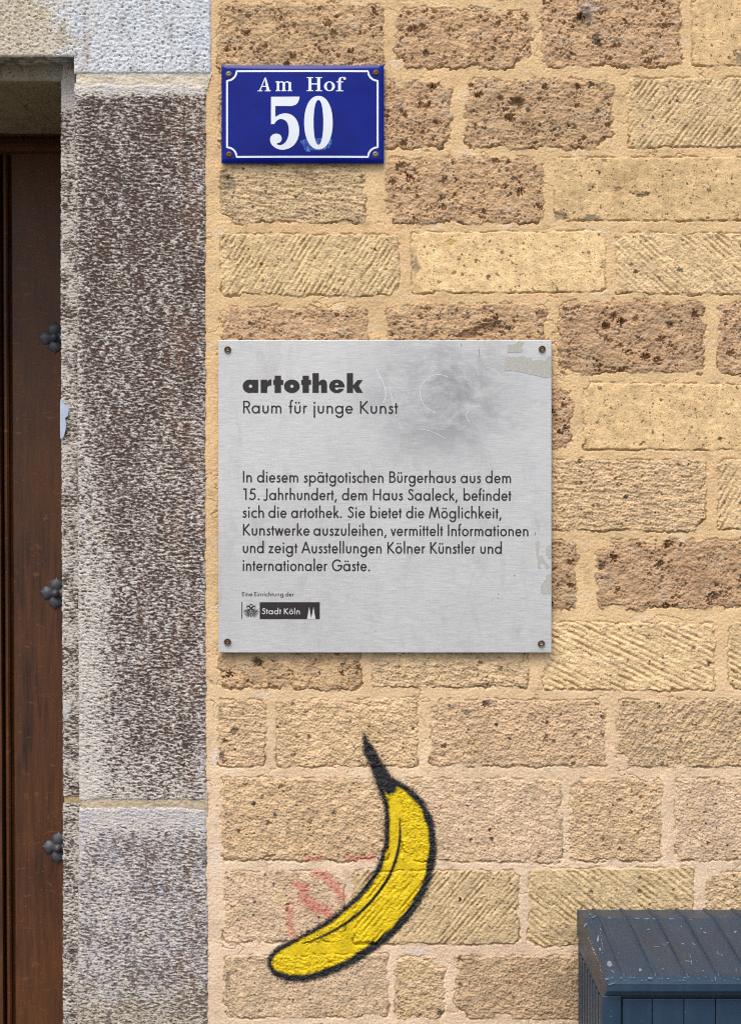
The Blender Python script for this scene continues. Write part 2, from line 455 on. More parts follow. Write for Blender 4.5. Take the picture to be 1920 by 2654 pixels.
for si, (kind, x0, x1, y0, y1, lt, ang) in enumerate(STONES):
    coarse = x0 > 1940 or y0 > 2660 or y1 < -20
    sl = win(x0 - 16, x1 + 16, y0 - 16, y1 + 16)
    X = GX[sl]; Y = GY[sl]
    if X.size == 0: continue
    rng = np.random.default_rng(100 + si)
    wa = WARP[kind]; sd0 = si * 13.7
    lean = rng.uniform(-0.012, 0.012, 2)
    wx = wa * fbm(X / 46 + sd0, Y / 46, 3, 5) + 0.45 * wa * pn(X / 9 + sd0, Y / 9, 8) + (Y - y0) * lean[0]
    wy = wa * fbm(X / 52 + sd0, Y / 40 + 9, 3, 6) + 0.45 * wa * pn(X / 9, Y / 9 + sd0, 9) + (X - x0) * lean[1]
    cx, cy = (x0 + x1) / 2, (y0 + y1) / 2
    rad = {'A': 17, 'B': 6, 'C': 4, 'D': 9, 'E': 8}[kind]
    qx = np.abs(X + wx - cx) - (x1 - x0) / 2 + rad; qy = np.abs(Y + wy - cy) - (y1 - y0) / 2 + rad
    sd = np.hypot(np.maximum(qx, 0), np.maximum(qy, 0)) + np.minimum(np.maximum(qx, qy), 0) - rad
    for (kx, ky) in ((x0, y0), (x1, y0), (x0, y1), (x1, y1)):
        if rng.random() < 0.45:
            rr_ = rng.uniform(9, 30 if kind in 'AD' else 20)
            sd = np.maximum(sd, rr_ - np.hypot((X + 0.6 * wx - kx) * rng.uniform(0.6, 1.2), Y + 0.6 * wy - ky) + 4 * fbm(X / 12, Y / 12, 2, 36))
    sd = sd + (13 if kind in 'ADE' else 6) * sstep(0.22, 0.6, fbm(X / 70 + sd0 * 3, Y / 34, 3, 37))
    mask = sstep(0.8, -1.6, sd)
    # relief of the face
    n1 = fbm(X / 60 + sd0, Y / 46, 3, 12); n2 = fbm(X / 17 + sd0, Y / 13, 3, 13); n3 = pn(X / 5.2, Y / 4.6 + sd0, 14)
    a = -math.radians(ang)
    gu = (X * math.sin(a) + Y * math.cos(a)) if kind in 'BCE' or ang else Y
    cross = X * math.cos(a) - Y * math.sin(a)
    if kind == 'A':
        hs = 2.4 + 3.6 * n1 + 3.0 * n2 + 1.7 * n3
    elif kind == 'B':
        wob = gu + 2.2 * fbm(X / 70, Y / 70 + sd0, 2, 15) + 2.2 * pn(gu / 40, gu * 0 + sd0, 16)
        per = rng.uniform(11, 15)
        tri = np.abs(((wob / per) % 1.0) - 0.42)
        tri = np.clip(tri * 2.4, 0, 1) ** 0.7
        fade = 0.25 + 0.75 * sstep(-0.35, 0.35, fbm(X / 90 + sd0, Y / 80, 2, 16))
        cut = np.clip(0.65 + 1.3 * pn(cross / 55, np.floor(wob / per) * 1.37 + sd0, 17) + 0.5 * pn(cross / 14, wob / 9, 18), 0, 1.3)
        hs = 2.6 + 0.9 * n1 + 1.5 * n2 + 1.3 * n3 - 6.0 * (1 - tri) * fade * cut
    elif kind == 'C':
        comb = np.abs(((gu + 1.5 * pn(X / 40, Y / 40, 18)) / 7.5 % 1.0) - 0.5)
        fade = sstep(-0.1, 0.5, fbm(X / 110 + sd0, Y / 90, 2, 19))
        hs = 1.8 + 0.6 * n1 + 0.5 * n2 + 0.45 * n3 - 2.4 * comb * fade
    elif kind == 'E':
        comb = np.abs(((gu + 4 * pn(X / 40, Y / 40, 18)) / 17 % 1.0) - 0.5)
        fade = sstep(-0.3, 0.3, fbm(X / 80 + sd0, Y / 70, 2, 19))
        hs = 1.6 + 1.1 * n1 + 2.0 * n2 + 2.2 * n3 - 3.6 * comb * fade
    else:
        streak = fbm(cross / 44 + sd0, gu / 9, 3, 20) if ang else fbm(X / 26 + sd0, Y / 16, 3, 20)
        hs = 1.6 + 1.5 * n1 + 2.5 * n2 + 2.5 * n3 + (2.8 if ang else 1.6) * streak
    # broken arrises
    edge = np.clip(-sd / (rng.uniform(6, 10) if kind == 'A' else rng.uniform(2.5, 6)), 0, 1)
    hs = hs * (0.55 + 0.45 * edge) - 1.6 * (1 - edge) ** 2 * sstep(-0.2, 0.5, fbm(X / 30, Y / 30 + sd0, 2, 24))
    # colour of the stone
    base = BASE[kind] * lt
    if y0 > 1780: base = base * np.array([0.985, 0.98, 0.99])
    base = base * (1 + rng.uniform(-0.015, 0.015, 3)) * rng.uniform(0.92, 1.07)
    m1 = fbm(X / 80 + sd0, Y / 60, 4, 25); m2 = fbm(X / 22 + sd0, Y / 17, 3, 26)
    cs = base[None, None, :] * (1 + 0.22 * m1 + 0.28 * m2)[..., None]
    if kind == 'A':
        grey = sstep(0.15, 0.6, fbm(X / 50 + sd0, Y / 40 + 3, 3, 27))[..., None]
        cs = cs * (1 - 0.6 * grey) + 0.6 * grey * alb(212, 188, 156)
        dk = sstep(0.2, 0.65, fbm(X / 34 + sd0, Y / 26 + 31, 3, 28))[..., None]
        cs = cs * (1 - 0.35 * dk) + 0.35 * dk * alb(152, 120, 88)
    else:
        ol = sstep(0.1, 0.6, fbm(X / 60 + sd0, Y / 50 + 3, 3, 27))[..., None]
        cs = cs * (1 - 0.35 * ol) + 0.35 * ol * alb(214, 186, 132)
        cs = cs * (1 - 0.35 * sstep(0.35, 0.75, fbm(X / 14 + sd0, Y / 11, 3, 29)))[..., None]
    # weathered dark rim patches
    rim = sstep(-16, -2, sd) * sstep(0.22, 0.6, fbm(X / 44 + sd0, Y / 44 + 77, 3, 30))
    cs = cs * (1 - 0.38 * rim)[..., None]
    Hn = hs.copy()
    # holes and dark grains, each where it falls
    if not coarse:
        area = (x1 - x0) * (y1 - y0)
        wxn = pn(X / 6, Y / 6, 33); wyn = pn(X / 6, Y / 6, 34)
        npit = int(area / {'A': 52, 'B': 420, 'C': 320, 'D': 270, 'E': 320}[kind])
        for _ in range(npit):
            pr = {'A': 1.65, 'B': 1.5, 'C': 1.5, 'D': 1.7, 'E': 1.6}[kind] * (1 + rng.pareto({'A': 3.1, 'B': 4.0, 'C': 4.5, 'D': 3.6, 'E': 4.2}[kind]))
            pr = min(pr, {'A': 11, 'B': 6, 'C': 5, 'D': 7, 'E': 6}[kind])
            px, py = rng.uniform(x0 + 5, x1 - 5), rng.uniform(y0 + 5, y1 - 5)
            if rng.random() > 0.62 + 1.6 * float(pn(px / 58 + sd0, py / 46, 38)): continue
            j0, j1 = np.searchsorted(X[0], [px - pr * 2 - 3, px + pr * 2 + 3]); i0, i1 = np.searchsorted(Y[:, 0], [py - pr * 2 - 3, py + pr * 2 + 3])
            if i1 - i0 < 2 or j1 - j0 < 2: continue
            b = (slice(i0, i1), slice(j0, j1))
            stamp_pits(Hn[b], None, X[b], Y[b], px, py, pr, pr * rng.uniform(1.2, 2.0), rng.uniform(0, 3.14), rng.uniform(0.5, 1), wxn[b], wyn[b])
        ng = int(area / {'A': 1100, 'B': 230, 'C': 170, 'D': 200, 'E': 210}[kind])
        for _ in range(ng):
            pr = 1.2 * (1 + rng.pareto(3.6)); pr = min(pr, 6.5)
            px, py = rng.uniform(x0 + 4, x1 - 4), rng.uniform(y0 + 4, y1 - 4)
            j0, j1 = np.searchsorted(X[0], [px - pr * 2 - 2, px + pr * 2 + 2]); i0, i1 = np.searchsorted(Y[:, 0], [py - pr * 2 - 2, py + pr * 2 + 2])
            if i1 - i0 < 2 or j1 - j0 < 2: continue
            b = (slice(i0, i1), slice(j0, j1)); an = rng.uniform(0, 3.14); asp = rng.uniform(0.4, 1)
            dx = X[b] - px + wxn[b] * pr * 0.7; dy = Y[b] - py + wyn[b] * pr * 0.7
            u = (dx * math.cos(an) + dy * math.sin(an)) / pr; v = (-dx * math.sin(an) + dy * math.cos(an)) / (pr * asp)
            k = sstep(1.2, 0.7, np.hypot(u, v))[..., None] * rng.uniform(0.7, 1.0)
            g = [alb(84, 72, 60), alb(70, 68, 64), alb(110, 84, 58), alb(206, 150, 84), alb(70, 58, 52)][rng.choice(5, p=[.34, .24, .2, .08, .14])]
            cs[b] = cs[b] * (1 - k) + k * g
    # crack between stone and joint
    below = 0.45 + 0.55 * sstep(0.2, 0.95, (Y - cy) / ((y1 - y0) / 2))
    ck = sstep(-0.3, 0.25, fbm(X / 38 + sd0, Y / 38, 3, 35)) * below
    gap = np.exp(-((sd - 0.3) / 1.9) ** 2) * ck
    m3 = mask[..., None]
    H[sl] = H[sl] * (1 - mask) + Hn * mask - 11.0 * gap
    C[sl] = C[sl] * (1 - m3) + cs * m3

# a few marks that are plain in the photograph: dark stains, big cavities, smears of pale mortar
def blob(cx, cy, rx, ry, col, k, rough=0.5, dh=0.0, seed=0):
    sl = win(cx - rx * 1.8, cx + rx * 1.8, cy - ry * 1.8, cy + ry * 1.8)
    X, Y = GX[sl], GY[sl]
    q = np.hypot((X - cx) / rx, (Y - cy) / ry) + rough * fbm(X / (rx * 0.6) + seed, Y / (ry * 0.6), 3, 88)
    m = sstep(1.0, 0.55, q)
    C[sl] = C[sl] * (1 - k * m[..., None]) + k * m[..., None] * np.array(col)
    if dh: H[sl] -= dh * m
G1 = alb(120, 108, 94); G2 = alb(84, 74, 68)
for a in ((1515, 40, 22, 34, G2, .75, .7, 3), (1545, 100, 14, 20, G2, .7, .7, 2), (1530, 20, 30, 20, alb(205, 190, 175), .6, .7, 0), (1920, 150, 22, 26, G1, .6, .8, 3),
          (1338, 265, 22, 13, alb(90, 62, 44), .5, .5, 14), (1298, 255, 10, 9, alb(100, 70, 50), .4, .5, 10), (1104, 138, 11, 10, G2, .4, .5, 9), (1062, 78, 8, 7, G2, .3, .4, 8),
          (1660, 505, 24, 8, G2, .75, .9, 3), (1565, 415, 9, 8, G1, .7, .6, 1), (1530, 485, 14, 12, G1, .5, .8, 1), (1600, 492, 12, 8, G2, .6, .7, 2), (1455, 560, 22, 14, G1, .6, .9, 1), (1530, 565, 22, 10, G1, .7, .9, 1),
          (1600, 475, 60, 50, alb(186, 152, 104), .35, .9, 0), (1660, 440, 40, 30, alb(178, 146, 100), .35, .9, 0),
          (590, 475, 24, 34, G1, .55, .9, 1), (800, 460, 30, 26, alb(164, 132, 104), .5, .9, 1), (1076, 690, 12, 24, G1, .6, .8, 1), (1168, 628, 16, 10, alb(206, 168, 88), .6, .4, 2),
          (1300, 655, 6, 6, G1, .8, .4, 1), (1525, 655, 6, 6, G1, .8, .4, 1), (1265, 718, 7, 6, G2, .8, .4, 3), (1635, 685, 8, 6, G2, .8, .5, 1), (1760, 700, 12, 8, G2, .7, .7, 1),
          (1270, 850, 44, 20, alb(130, 92, 66), .5, .7, 9), (1215, 868, 44, 14, alb(140, 100, 74), .5, .7, 8), (1735, 842, 12, 12, G2, .8, .5, 2), (1400, 815, 14, 14, alb(120, 80, 60), .5, .7, 3),
          (670, 1718, 15, 12, G2, .7, .6, 8), (608, 1895, 12, 12, G2, .7, .8, 4), (575, 1962, 8, 14, G2, .7, .6, 3), (720, 1884, 5, 6, G2, .9, .4, 2), (1070, 1888, 5, 6, G2, .9, .4, 2), (1260, 1825, 14, 9, G2, .8, .8, 4),
          (1165, 1830, 6, 6, G2, .8, .5, 2), (1210, 1845, 12, 8, G1, .7, .7, 1), (1455, 690, 26, 20, alb(120, 100, 84), .0, .8, 0), (590, 2540, 10, 26, G1, .6, .8, 1), (1140, 2625, 10, 12, G2, .7, .8, 3),
          (1060, 2300, 50, 40, alb(186, 150, 110), .4, .9, 0), (1290, 1230, 50, 40, alb(176, 150, 110), .3, .9, 0), (1800, 1480, 60, 30, alb(160, 120, 92), .4, .9, 0), (1560, 1470, 10, 10, G2, .5, .5, 7),
          (1090, 2465, 44, 10, alb(236, 218, 205), .7, .5, 0), (680, 1800, 40, 8, alb(240, 220, 190), .6, .6, 0), (556, 1960, 12, 26, alb(246, 232, 214), .6, .7, 0), (558, 2230, 14, 60, alb(246, 228, 206), .5, .7, 0),
          (1480, 2560, 70, 50, alb(150, 134, 112), .4, .9, 0), (1450, 2420, 60, 20, alb(158, 140, 116), .4, .9, 0)):
    blob(*a, seed=a[0] * 0.37)

W = np.stack([(GX - 960) * S, -H * S, ZC + (1327 - GY) * S], axis=-1)
NR, NC = GX.shape
V = W.reshape(-1, 3); F = grid_faces(NR, NC)
# close the sheet into a solid 0.4 m thick: rim and back
rim = np.concatenate([np.arange(NC), np.arange(1, NR) * NC + NC - 1, (NR - 1) * NC + np.arange(NC - 2, -1, -1), np.arange(NR - 2, 0, -1) * NC])
bk = V[rim].copy(); bk[:, 1] = 0.42
n0 = len(V); m = len(rim)
F2 = np.stack([rim, n0 + np.arange(m), n0 + (np.arange(m) + 1) % m, np.roll(rim, -1)], axis=-1)
V = np.concatenate([V, bk]); F = np.concatenate([F, F2])
cb = np.concatenate([C.reshape(-1, 3), C.reshape(-1, 3)[rim]])
wall = quad_mesh('stone_wall', V, F, M_STONE, None, np.clip(cb, 0.004, 0.85))
tag(wall, 'ochre and brown tuff block wall with wide sandy mortar joints beside the doorway', 'wall', None, 'thing')

# ------------------------------------------------------------------ door surround of dressed stone
sur = empty('door_surround', P(365, 3994, 0.02), 'weathered grey dressed-stone door surround speckled dark brown left of the block wall', 'door surround')
def ip(y, pts): return np.interp(y, [p[0] for p in pts], [p[1] for p in pts])
XC = [(-900, 193), (300, 193), (700, 200), (1400, 203), (2060, 206), (2650, 201), (4000, 201)]
XS_ = [(-900, 158), (210, 158), (700, 157), (1400, 160), (2000, 163), (2654, 163), (4000, 163)]
XR = [(-900, 547), (190, 547), (225, 536), (700, 535), (1400, 535), (2000, 537), (2090, 536), (2400, 541), (2654, 541), (4000, 541)]
REB, DEEP = 0.045, 0.43

def stone_tex(X, Y, seed, part):
    """returns relief (px) and colour for dressed stone; X,Y in photo pixels"""
    wxx = X + 3 * pn(X / 20, Y / 12, seed); wyy = Y + 1.6 * pn(X / 16, Y / 9, seed + 1)
    fl = fbm(wxx / 17 + seed, wyy / 6.0, 4, seed + 2)
    fl2 = fbm(wxx / 6.5, wyy / 3.7 + seed, 2, seed + 3)
    zone = fbm(X / 90, Y / 75, 3, seed + 4)
    pale = alb(226, 217, 206); cream = alb(226, 217, 202); dark = alb(96, 78, 69); red = alb(124, 92, 74); lil = alb(214, 208, 206)
    fineg = pn(X / 3.4, Y / 2.8, seed + 7)
    if part == 'lintel':
        pits = sstep(0.30, 0.55, fbm(X / 7.5, Y / 6.0, 2, seed + 5))
        h = 2.2 * fl * 0.6 + 2.0 * fbm(X / 9, Y / 8, 2, seed + 6) - 4.0 * pits + 1.4 * fineg
        warm = sstep(260, 60, X + 90 * zone)[..., None]
        cool = alb(232, 235, 236)
        col = cool * (1 - warm) + alb(226, 212, 186) * warm
        bl = sstep(0.1, 0.6, fbm(X / 60, Y / 60, 3, seed + 8))[..., None]
        col = col * (1 - 0.45 * bl) + 0.45 * bl * (alb(204, 212, 220) * (1 - warm) + alb(204, 184, 168) * warm)
        col = col * (1 + 0.10 * fbm(X / 10, Y / 8, 2, seed + 9))[..., None]
        g = (pits * sstep(-0.2, 0.4, fbm(X / 30, Y / 30, 2, seed + 10)))[..., None] * 0.7
        run = sstep(0.15, 0.6, fbm(X / 40, Y / 150, 3, seed + 16))[..., None]
        col = col * (1 - 0.22 * run * np.array([0.8, 1.0, 1.15]))
        col = col * (1 - g) + g * alb(112, 98, 86)
        return h, col
    if part == 'jamb':
        u = (X - 200) / 340.0
        dens = -0.06 + 0.16 * sstep(0.0, 0.06 + 0.42 * sstep(1000, 1500, Y), u) - 0.05 * sstep(0.86, 1.0, u) + 0.15 * zone
        dens = dens + 0.09 * np.exp(-((Y - 600) / 450) ** 2) - 0.16 * sstep(1880, 2070, Y) - 0.9 * sstep(262, 226, Y) - 0.25 * sstep(1250, 1700, Y) * sstep(0.35, 0.05, u)
    elif part == 'strip':
        dens = -0.06 + 0.42 * fbm(X / 60, Y / 60, 3, seed + 4) - 0.9 * sstep(285, 230, Y)
    else:
        u = (X - 200) / 340.0
        dens = -0.10 + 0.10 * sstep(0.0, 0.5, u) + 0.22 * zone - 0.5 * sstep(2180, 2100, Y)
    v = fl * 0.8 + fl2 * 0.5
    vst = fbm(X / 34, Y / 420, 3, seed + 15)
    k = sstep(-0.32, 0.22, dens + 0.09 * vst - v * 0.9 - 0.055)
    h = 2.5 * (fl * 0.8 + fl2 * 0.6) + 1.4 * zone + 1.5 * fineg - 0.8 * k
    tone = sstep(-0.3, 0.5, fbm(X / 50, Y / 40, 3, seed + 11))[..., None]
    light = pale * (1 - tone) + (cream if part != 'low' else lil) * tone
    if part == 'low':
        light = light * 0.97; dark = alb(124, 110, 103)
        ye = sstep(2500, 2640, Y + 60 * zone)[..., None]
        light = light * (1 - 0.6 * ye) + 0.6 * ye * alb(206, 190, 152)
    if part == 'strip':
        light = light * 0.95; dark = alb(96, 80, 72)
    light = light * (1 + 0.20 * fl2 + 0.12 * fbm(X / 8, Y / 5, 2, seed + 12))[..., None]
    reds = (sstep(0.6, 0.8, (X - 200) / 340.0) * sstep(-0.2, 0.4, fbm(X / 60, Y / 200, 2, seed + 13)))[..., None]
    dk = (dark * (1 - 0.7 * reds) + red * 0.7 * reds) * (1 + 0.35 * fl2)[..., None]
    kk = k[..., None]
    col = light * (1 - kk) + dk * kk
    bluish = (sstep(0.25, 0.6, fbm(X / 45, Y / 90, 3, seed + 14)))[..., None]
    col = col * (1 - bluish * np.array([0.07, 0.03, -0.02]))
    if part in ('jamb', 'low'):
        ln = np.exp(-((X - 479 - 2 * pn(X * 0, Y / 60, 3)) / 1.6) ** 2) * sstep(-0.2, 0.2, pn(X * 0 + 4, Y / 70, seed))
        h = h - 2.2 * ln; col = col * (1 - 0.25 * ln[..., None])
    return h, col

def rows(y0, y1, st): return np.linspace(y0, y1, max(2, int((y1 - y0) / st)))

def join(name, patches, mat, parent):
    Vs, Fs, Cs, off = [], [], [], 0
    for X, Yd, Z, col in patches:
        nr, nc = X.shape
        Vs.append(np.stack([X, Yd, Z], -1).reshape(-1, 3)); Cs.append(np.broadcast_to(col, X.shape + (3,)).reshape(-1, 3))
        Fs.append(grid_faces(nr, nc, off)); off += nr * nc
    o = quad_mesh(name, np.concatenate(Vs), np.concatenate(Fs), mat, None, np.clip(np.concatenate(Cs), 0.004, 0.85))
    return attach(o, parent)

def edge_in(d, r=7.0):           # rounding of an arris: px of set-back at distance d (px) from it
    t = np.clip(1 - d / r, 0, 1); return r * 0.75 * t * t

def jamb_piece(name, part, ya, yb, st, seed, with_front=True):
    patches = []
    yy = rows(ya, yb, st)
    jit_c = 3.0 * fbm(yy / 30, yy * 0 + seed, 3, 3) + 1.2 * pn(yy / 6, yy * 0 + 5, 4)
    jit_s = 2.6 * fbm(yy / 30, yy * 0 + seed + 7, 3, 3) + 1.4 * pn(yy / 6, yy * 0 + 9, 4)
    jit_r = 3.6 * fbm(yy / 34, yy * 0 + seed + 3, 3, 3) + 1.6 * pn(yy / 7, yy * 0 + 2, 4)
    xc = ip(yy, XC) + jit_c; xr = ip(yy, XR) + jit_r
    t = np.linspace(0, 1, int(345 / 2.3))
    def wob(X, Yc, e0, e1):
        """uneven top and bottom edge of the piece"""
        o0 = e0 + 9 * fbm(X / 60, X * 0 + seed, 3, 6) + 2 * pn(X / 9, X * 0, 7); o1 = e1 + 10 * fbm(X / 60, X * 0 + seed + 4, 3, 6) + 2 * pn(X / 9, X * 0 + 3, 7)
        f = (Yc - ya) / (yb - ya)
        w0 = np.clip(1 - (Yc - ya) / 60, 0, 1); w1 = np.clip(1 - (yb - Yc) / 60, 0, 1)
        return Yc + o0 * w0 + o1 * w1
    if with_front:
        X = xc[:, None] + (xr - xc)[:, None] * t[None, :]
        Y = np.broadcast_to(yy[:, None], X.shape)
        Yw = wob(X, Y, 0, 0)
        h, col = stone_tex(X, Yw, seed, part)
        d = np.minimum(np.minimum(X - xc[:, None], (xr[:, None] - X)), np.minimum(Y - ya, yb - Y))
        f = np.clip(d / 10, 0, 1)
        dep = (-4.5 - h * (0.3 + 0.7 * f)) + edge_in(d, 9)
        patches.append(((X - 960) * S, dep * S, ZC + (1327 - Yw) * S, col))
        # right side of the stone, sunk in the joint
        s = np.linspace(0, 1, 4)[None, :]
        X2 = np.broadcast_to(xr[:, None], (len(yy), 4)); d2 = dep[:, -1:] * S + (0.03 - dep[:, -1:] * S) * s
        patches.append(((X2 - 960) * S, d2, ZC + (1327 - Yw[:, -1:] + 0 * s) * S, col[:, -1:, :] + np.zeros((1, 4, 1))))
        # top and bottom of the stone
        for r_ in (0, -1):
            dd = np.stack([dep[r_] * S, dep[r_] * S + 0.03]); xx = np.stack([X[r_]] * 2); zz = np.stack([Yw[r_]] * 2); cc = np.stack([col[r_]] * 2)
            if r_ == 0: dd, xx, zz, cc = dd[::-1], xx[::-1], zz[::-1], cc[::-1]
            patches.append(((xx - 960) * S, dd, ZC + (1327 - zz) * S, cc))
        dl = dep[:, :1] * S; Ycol = Yw[:, :1]
    else:
        dl = np.full((len(yy), 1), 0.004); Ycol = yy[:, None]
    # side of the rebate (x constant, going back), then the rebate face, then the deep reveal
    kb = (D + REB) / D
    s = np.linspace(1, 0, 12)[None, :]
    Xs = np.broadcast_to(xc[:, None], (len(yy), 12)); Yd = dl + (REB - dl) * s
    hh, cs = stone_tex(xc[:, None] - s * 60, np.broadcast_to(Ycol, (len(yy), 12)), seed + 20, 'strip')
    patches.append(((Xs - 960) * S, Yd, ZC + (1327 - Ycol + 0 * s) * S, cs))
    xsw = (ip(yy, XS_) + jit_s - 960) * S * kb; xcw = (xc - 960) * S
    t2 = np.linspace(0, 1, 20)
    Xw = xsw[:, None] + (xcw - xsw)[:, None] * t2[None, :]
    Xpx = 150 + 60 * t2[None, :] + 0 * yy[:, None]; Yb = np.broadcast_to(Ycol, Xpx.shape)
    h, col = stone_tex(Xpx, Yb, seed + 30, 'strip')
    dpx = (Xw - xsw[:, None]) / S
    dep = (-h * np.clip(dpx / 8, 0.2, 1) + edge_in(dpx, 8)) * S + REB
    patches.append((Xw, dep, ZC + (1327 - Yb) * S, col))
    s = np.linspace(1, 0, 170)[None, :]
    Xr_ = np.broadcast_to(xsw[:, None], (len(yy), 170)); Yd = dep[:, :1] + (DEEP + 0.03 - dep[:, :1]) * s
    Yq = Yb[:, :1] + 0 * s
    hq, cq = stone_tex(157 - s * 640 + 0 * Yq, Yq, seed + 30, 'strip')
    patches.append((Xr_ - hq * S * 0.8 * np.clip(s * 25, 0, 1), Yd, ZC + (1327 - Yq) * S, cq))
    return patches

join('jamb_stone', jamb_piece('j', 'jamb', 217, 2076, 1.75, 40), M_STONE, sur)
low_a = jamb_piece('l', 'low', 2090, 2690, 1.75, 63)
low_b = jamb_piece('l', 'low', 2690, 4000, 8, 63)
o = join('jamb_stone', low_a + low_b, M_STONE, sur)

# lintel: front face with its notch, soffit, rebate face, deep soffit
YB = 148.0
XL = -900
fx = np.concatenate([np.linspace(XL, -30, 60), np.arange(-26, 193, 2.3), [193.0], np.arange(195.3, 546, 2.3), [547.0]])
fy = np.concatenate([np.linspace(-520, -20, 50), np.arange(-14, 148, 2.2), [148.0], np.arange(150.2, 191, 2.2), [192.0]])
X, Y = np.meshgrid(fx, fy)
jb = 2.6 * fbm(fx / 30, fx * 0 + 3, 3, 3) + 1.0 * pn(fx / 6, fx * 0, 4)
jc = 2.0 * fbm(fy / 30, fy * 0 + 40, 3, 3)
Xw = X + jc[:, None] * np.clip(1 - np.abs(X - 193) / 40, 0, 1) + (3 * fbm(fy / 30, fy * 0 + 9, 3, 3))[:, None] * np.clip(1 - (547 - X) / 40, 0, 1)
Yw = Y + jb[None, :] * np.clip(1 - np.abs(Y - 148) / 40, 0, 1) * (X <= 193) + (2 * fbm(X / 40, Y * 0 + 2, 3, 3)) * np.clip(1 - (192 - Y) / 40, 0, 1) * (X > 193)
h, col = stone_tex(Xw, Yw, 90, 'lintel')
d_in = np.where(X <= 193, YB - Y, np.where(Y <= 148, np.hypot(X - 193, 148 - Y) + 6, X - 193))
d_in = np.minimum(np.minimum(d_in, 192 - Y), 547 - X)
dep = -5.5 - h * np.clip(0.3 + d_in / 14, 0, 1) + edge_in(np.maximum(d_in, 0), 6)
Vl = np.stack([(Xw - 960) * S, dep * S, ZC + (1327 - Yw) * S], -1)
Fl = grid_faces(*X.shape)
cx_ = X.reshape(-1)[Fl].mean(1); cy_ = Y.reshape(-1)[Fl].mean(1)
Fl = Fl[~((cx_ < 193) & (cy_ > 148))]
ib = list(fy).index(148.0); jx = list(fx).index(193.0)
parts_ = []
kb = (D + REB) / D
bx = (Xw[ib, :jx + 1] - 960) * S; bd = dep[ib, :jx + 1] * S; bz = ZC + (1327 - Yw[ib, :jx + 1]) * S
s = np.linspace(0, 1, 16)[:, None]
sd_ = bd + (REB - bd) * s; Xp = np.broadcast_to(bx, sd_.shape)
hh, cc = stone_tex(np.broadcast_to(Xw[ib, :jx + 1], sd_.shape), 148 + s * 75 + 0 * Xp, 95, 'lintel')
stain_shade = sstep(-0.5, 0.3, fbm(np.broadcast_to(Xw[ib, :jx + 1], sd_.shape) / 40, s * 3 + 0 * Xp, 3, 96))[..., None]
cc = cc * (1 - 0.72 * stain_shade) + 0.72 * stain_shade * alb(92, 82, 70)  # mottled stain, with the soffit's shade put into the colour
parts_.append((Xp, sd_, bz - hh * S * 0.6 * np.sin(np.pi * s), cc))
ztop = bz; zbot = ZC + (1327 - 209 - 2.5 * fbm(Xw[ib, :jx + 1] / 30, Xw[ib, :jx + 1] * 0 + 8, 3, 3)) * S * kb
zz = ztop + (zbot - ztop) * s
hh, cc = stone_tex(np.broadcast_to(Xw[ib, :jx + 1], zz.shape), 180 + s * 40 + 0 * zz, 97, 'lintel')
cc = cc * 0.55 * np.array([1, .97, .86])  # rebate face under the lintel: its shade darkens the stone colour itself
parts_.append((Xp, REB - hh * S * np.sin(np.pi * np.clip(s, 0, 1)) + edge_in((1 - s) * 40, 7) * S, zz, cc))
s2 = np.linspace(0, 1, 90)[:, None]
de0 = REB + edge_in(np.array([0.0]), 7)[0] * S
dd = de0 + (DEEP + 0.06 - de0) * s2 + 0 * bx
hh, cc = stone_tex(np.broadcast_to(Xw[ib, :jx + 1], dd.shape), s2 * 560 + 0 * dd, 99, 'lintel')
cc = cc * np.array([0.62, 0.56, 0.40])  # deep soffit: olive stone tone, with the recess shade painted into it
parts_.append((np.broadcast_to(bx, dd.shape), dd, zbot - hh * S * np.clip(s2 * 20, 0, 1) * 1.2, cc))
parts_ += [p for p in jamb_piece('n', 'strip', 146, 226, 2.0, 40, False)]
Vs, Fs, Cs, off = [Vl.reshape(-1, 3)], [Fl], [col.reshape(-1, 3)], Vl.shape[0] * Vl.shape[1]
for Xa, Da, Za, ca in parts_:
    Vs.append(np.stack([Xa, Da, Za], -1).reshape(-1, 3)); Cs.append(np.broadcast_to(ca, Xa.shape + (3,)).reshape(-1, 3))
    Fs.append(grid_faces(*Xa.shape, off)); off += Xa.size
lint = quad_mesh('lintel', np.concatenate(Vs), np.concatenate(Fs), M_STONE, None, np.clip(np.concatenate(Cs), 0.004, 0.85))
attach(lint, sur)

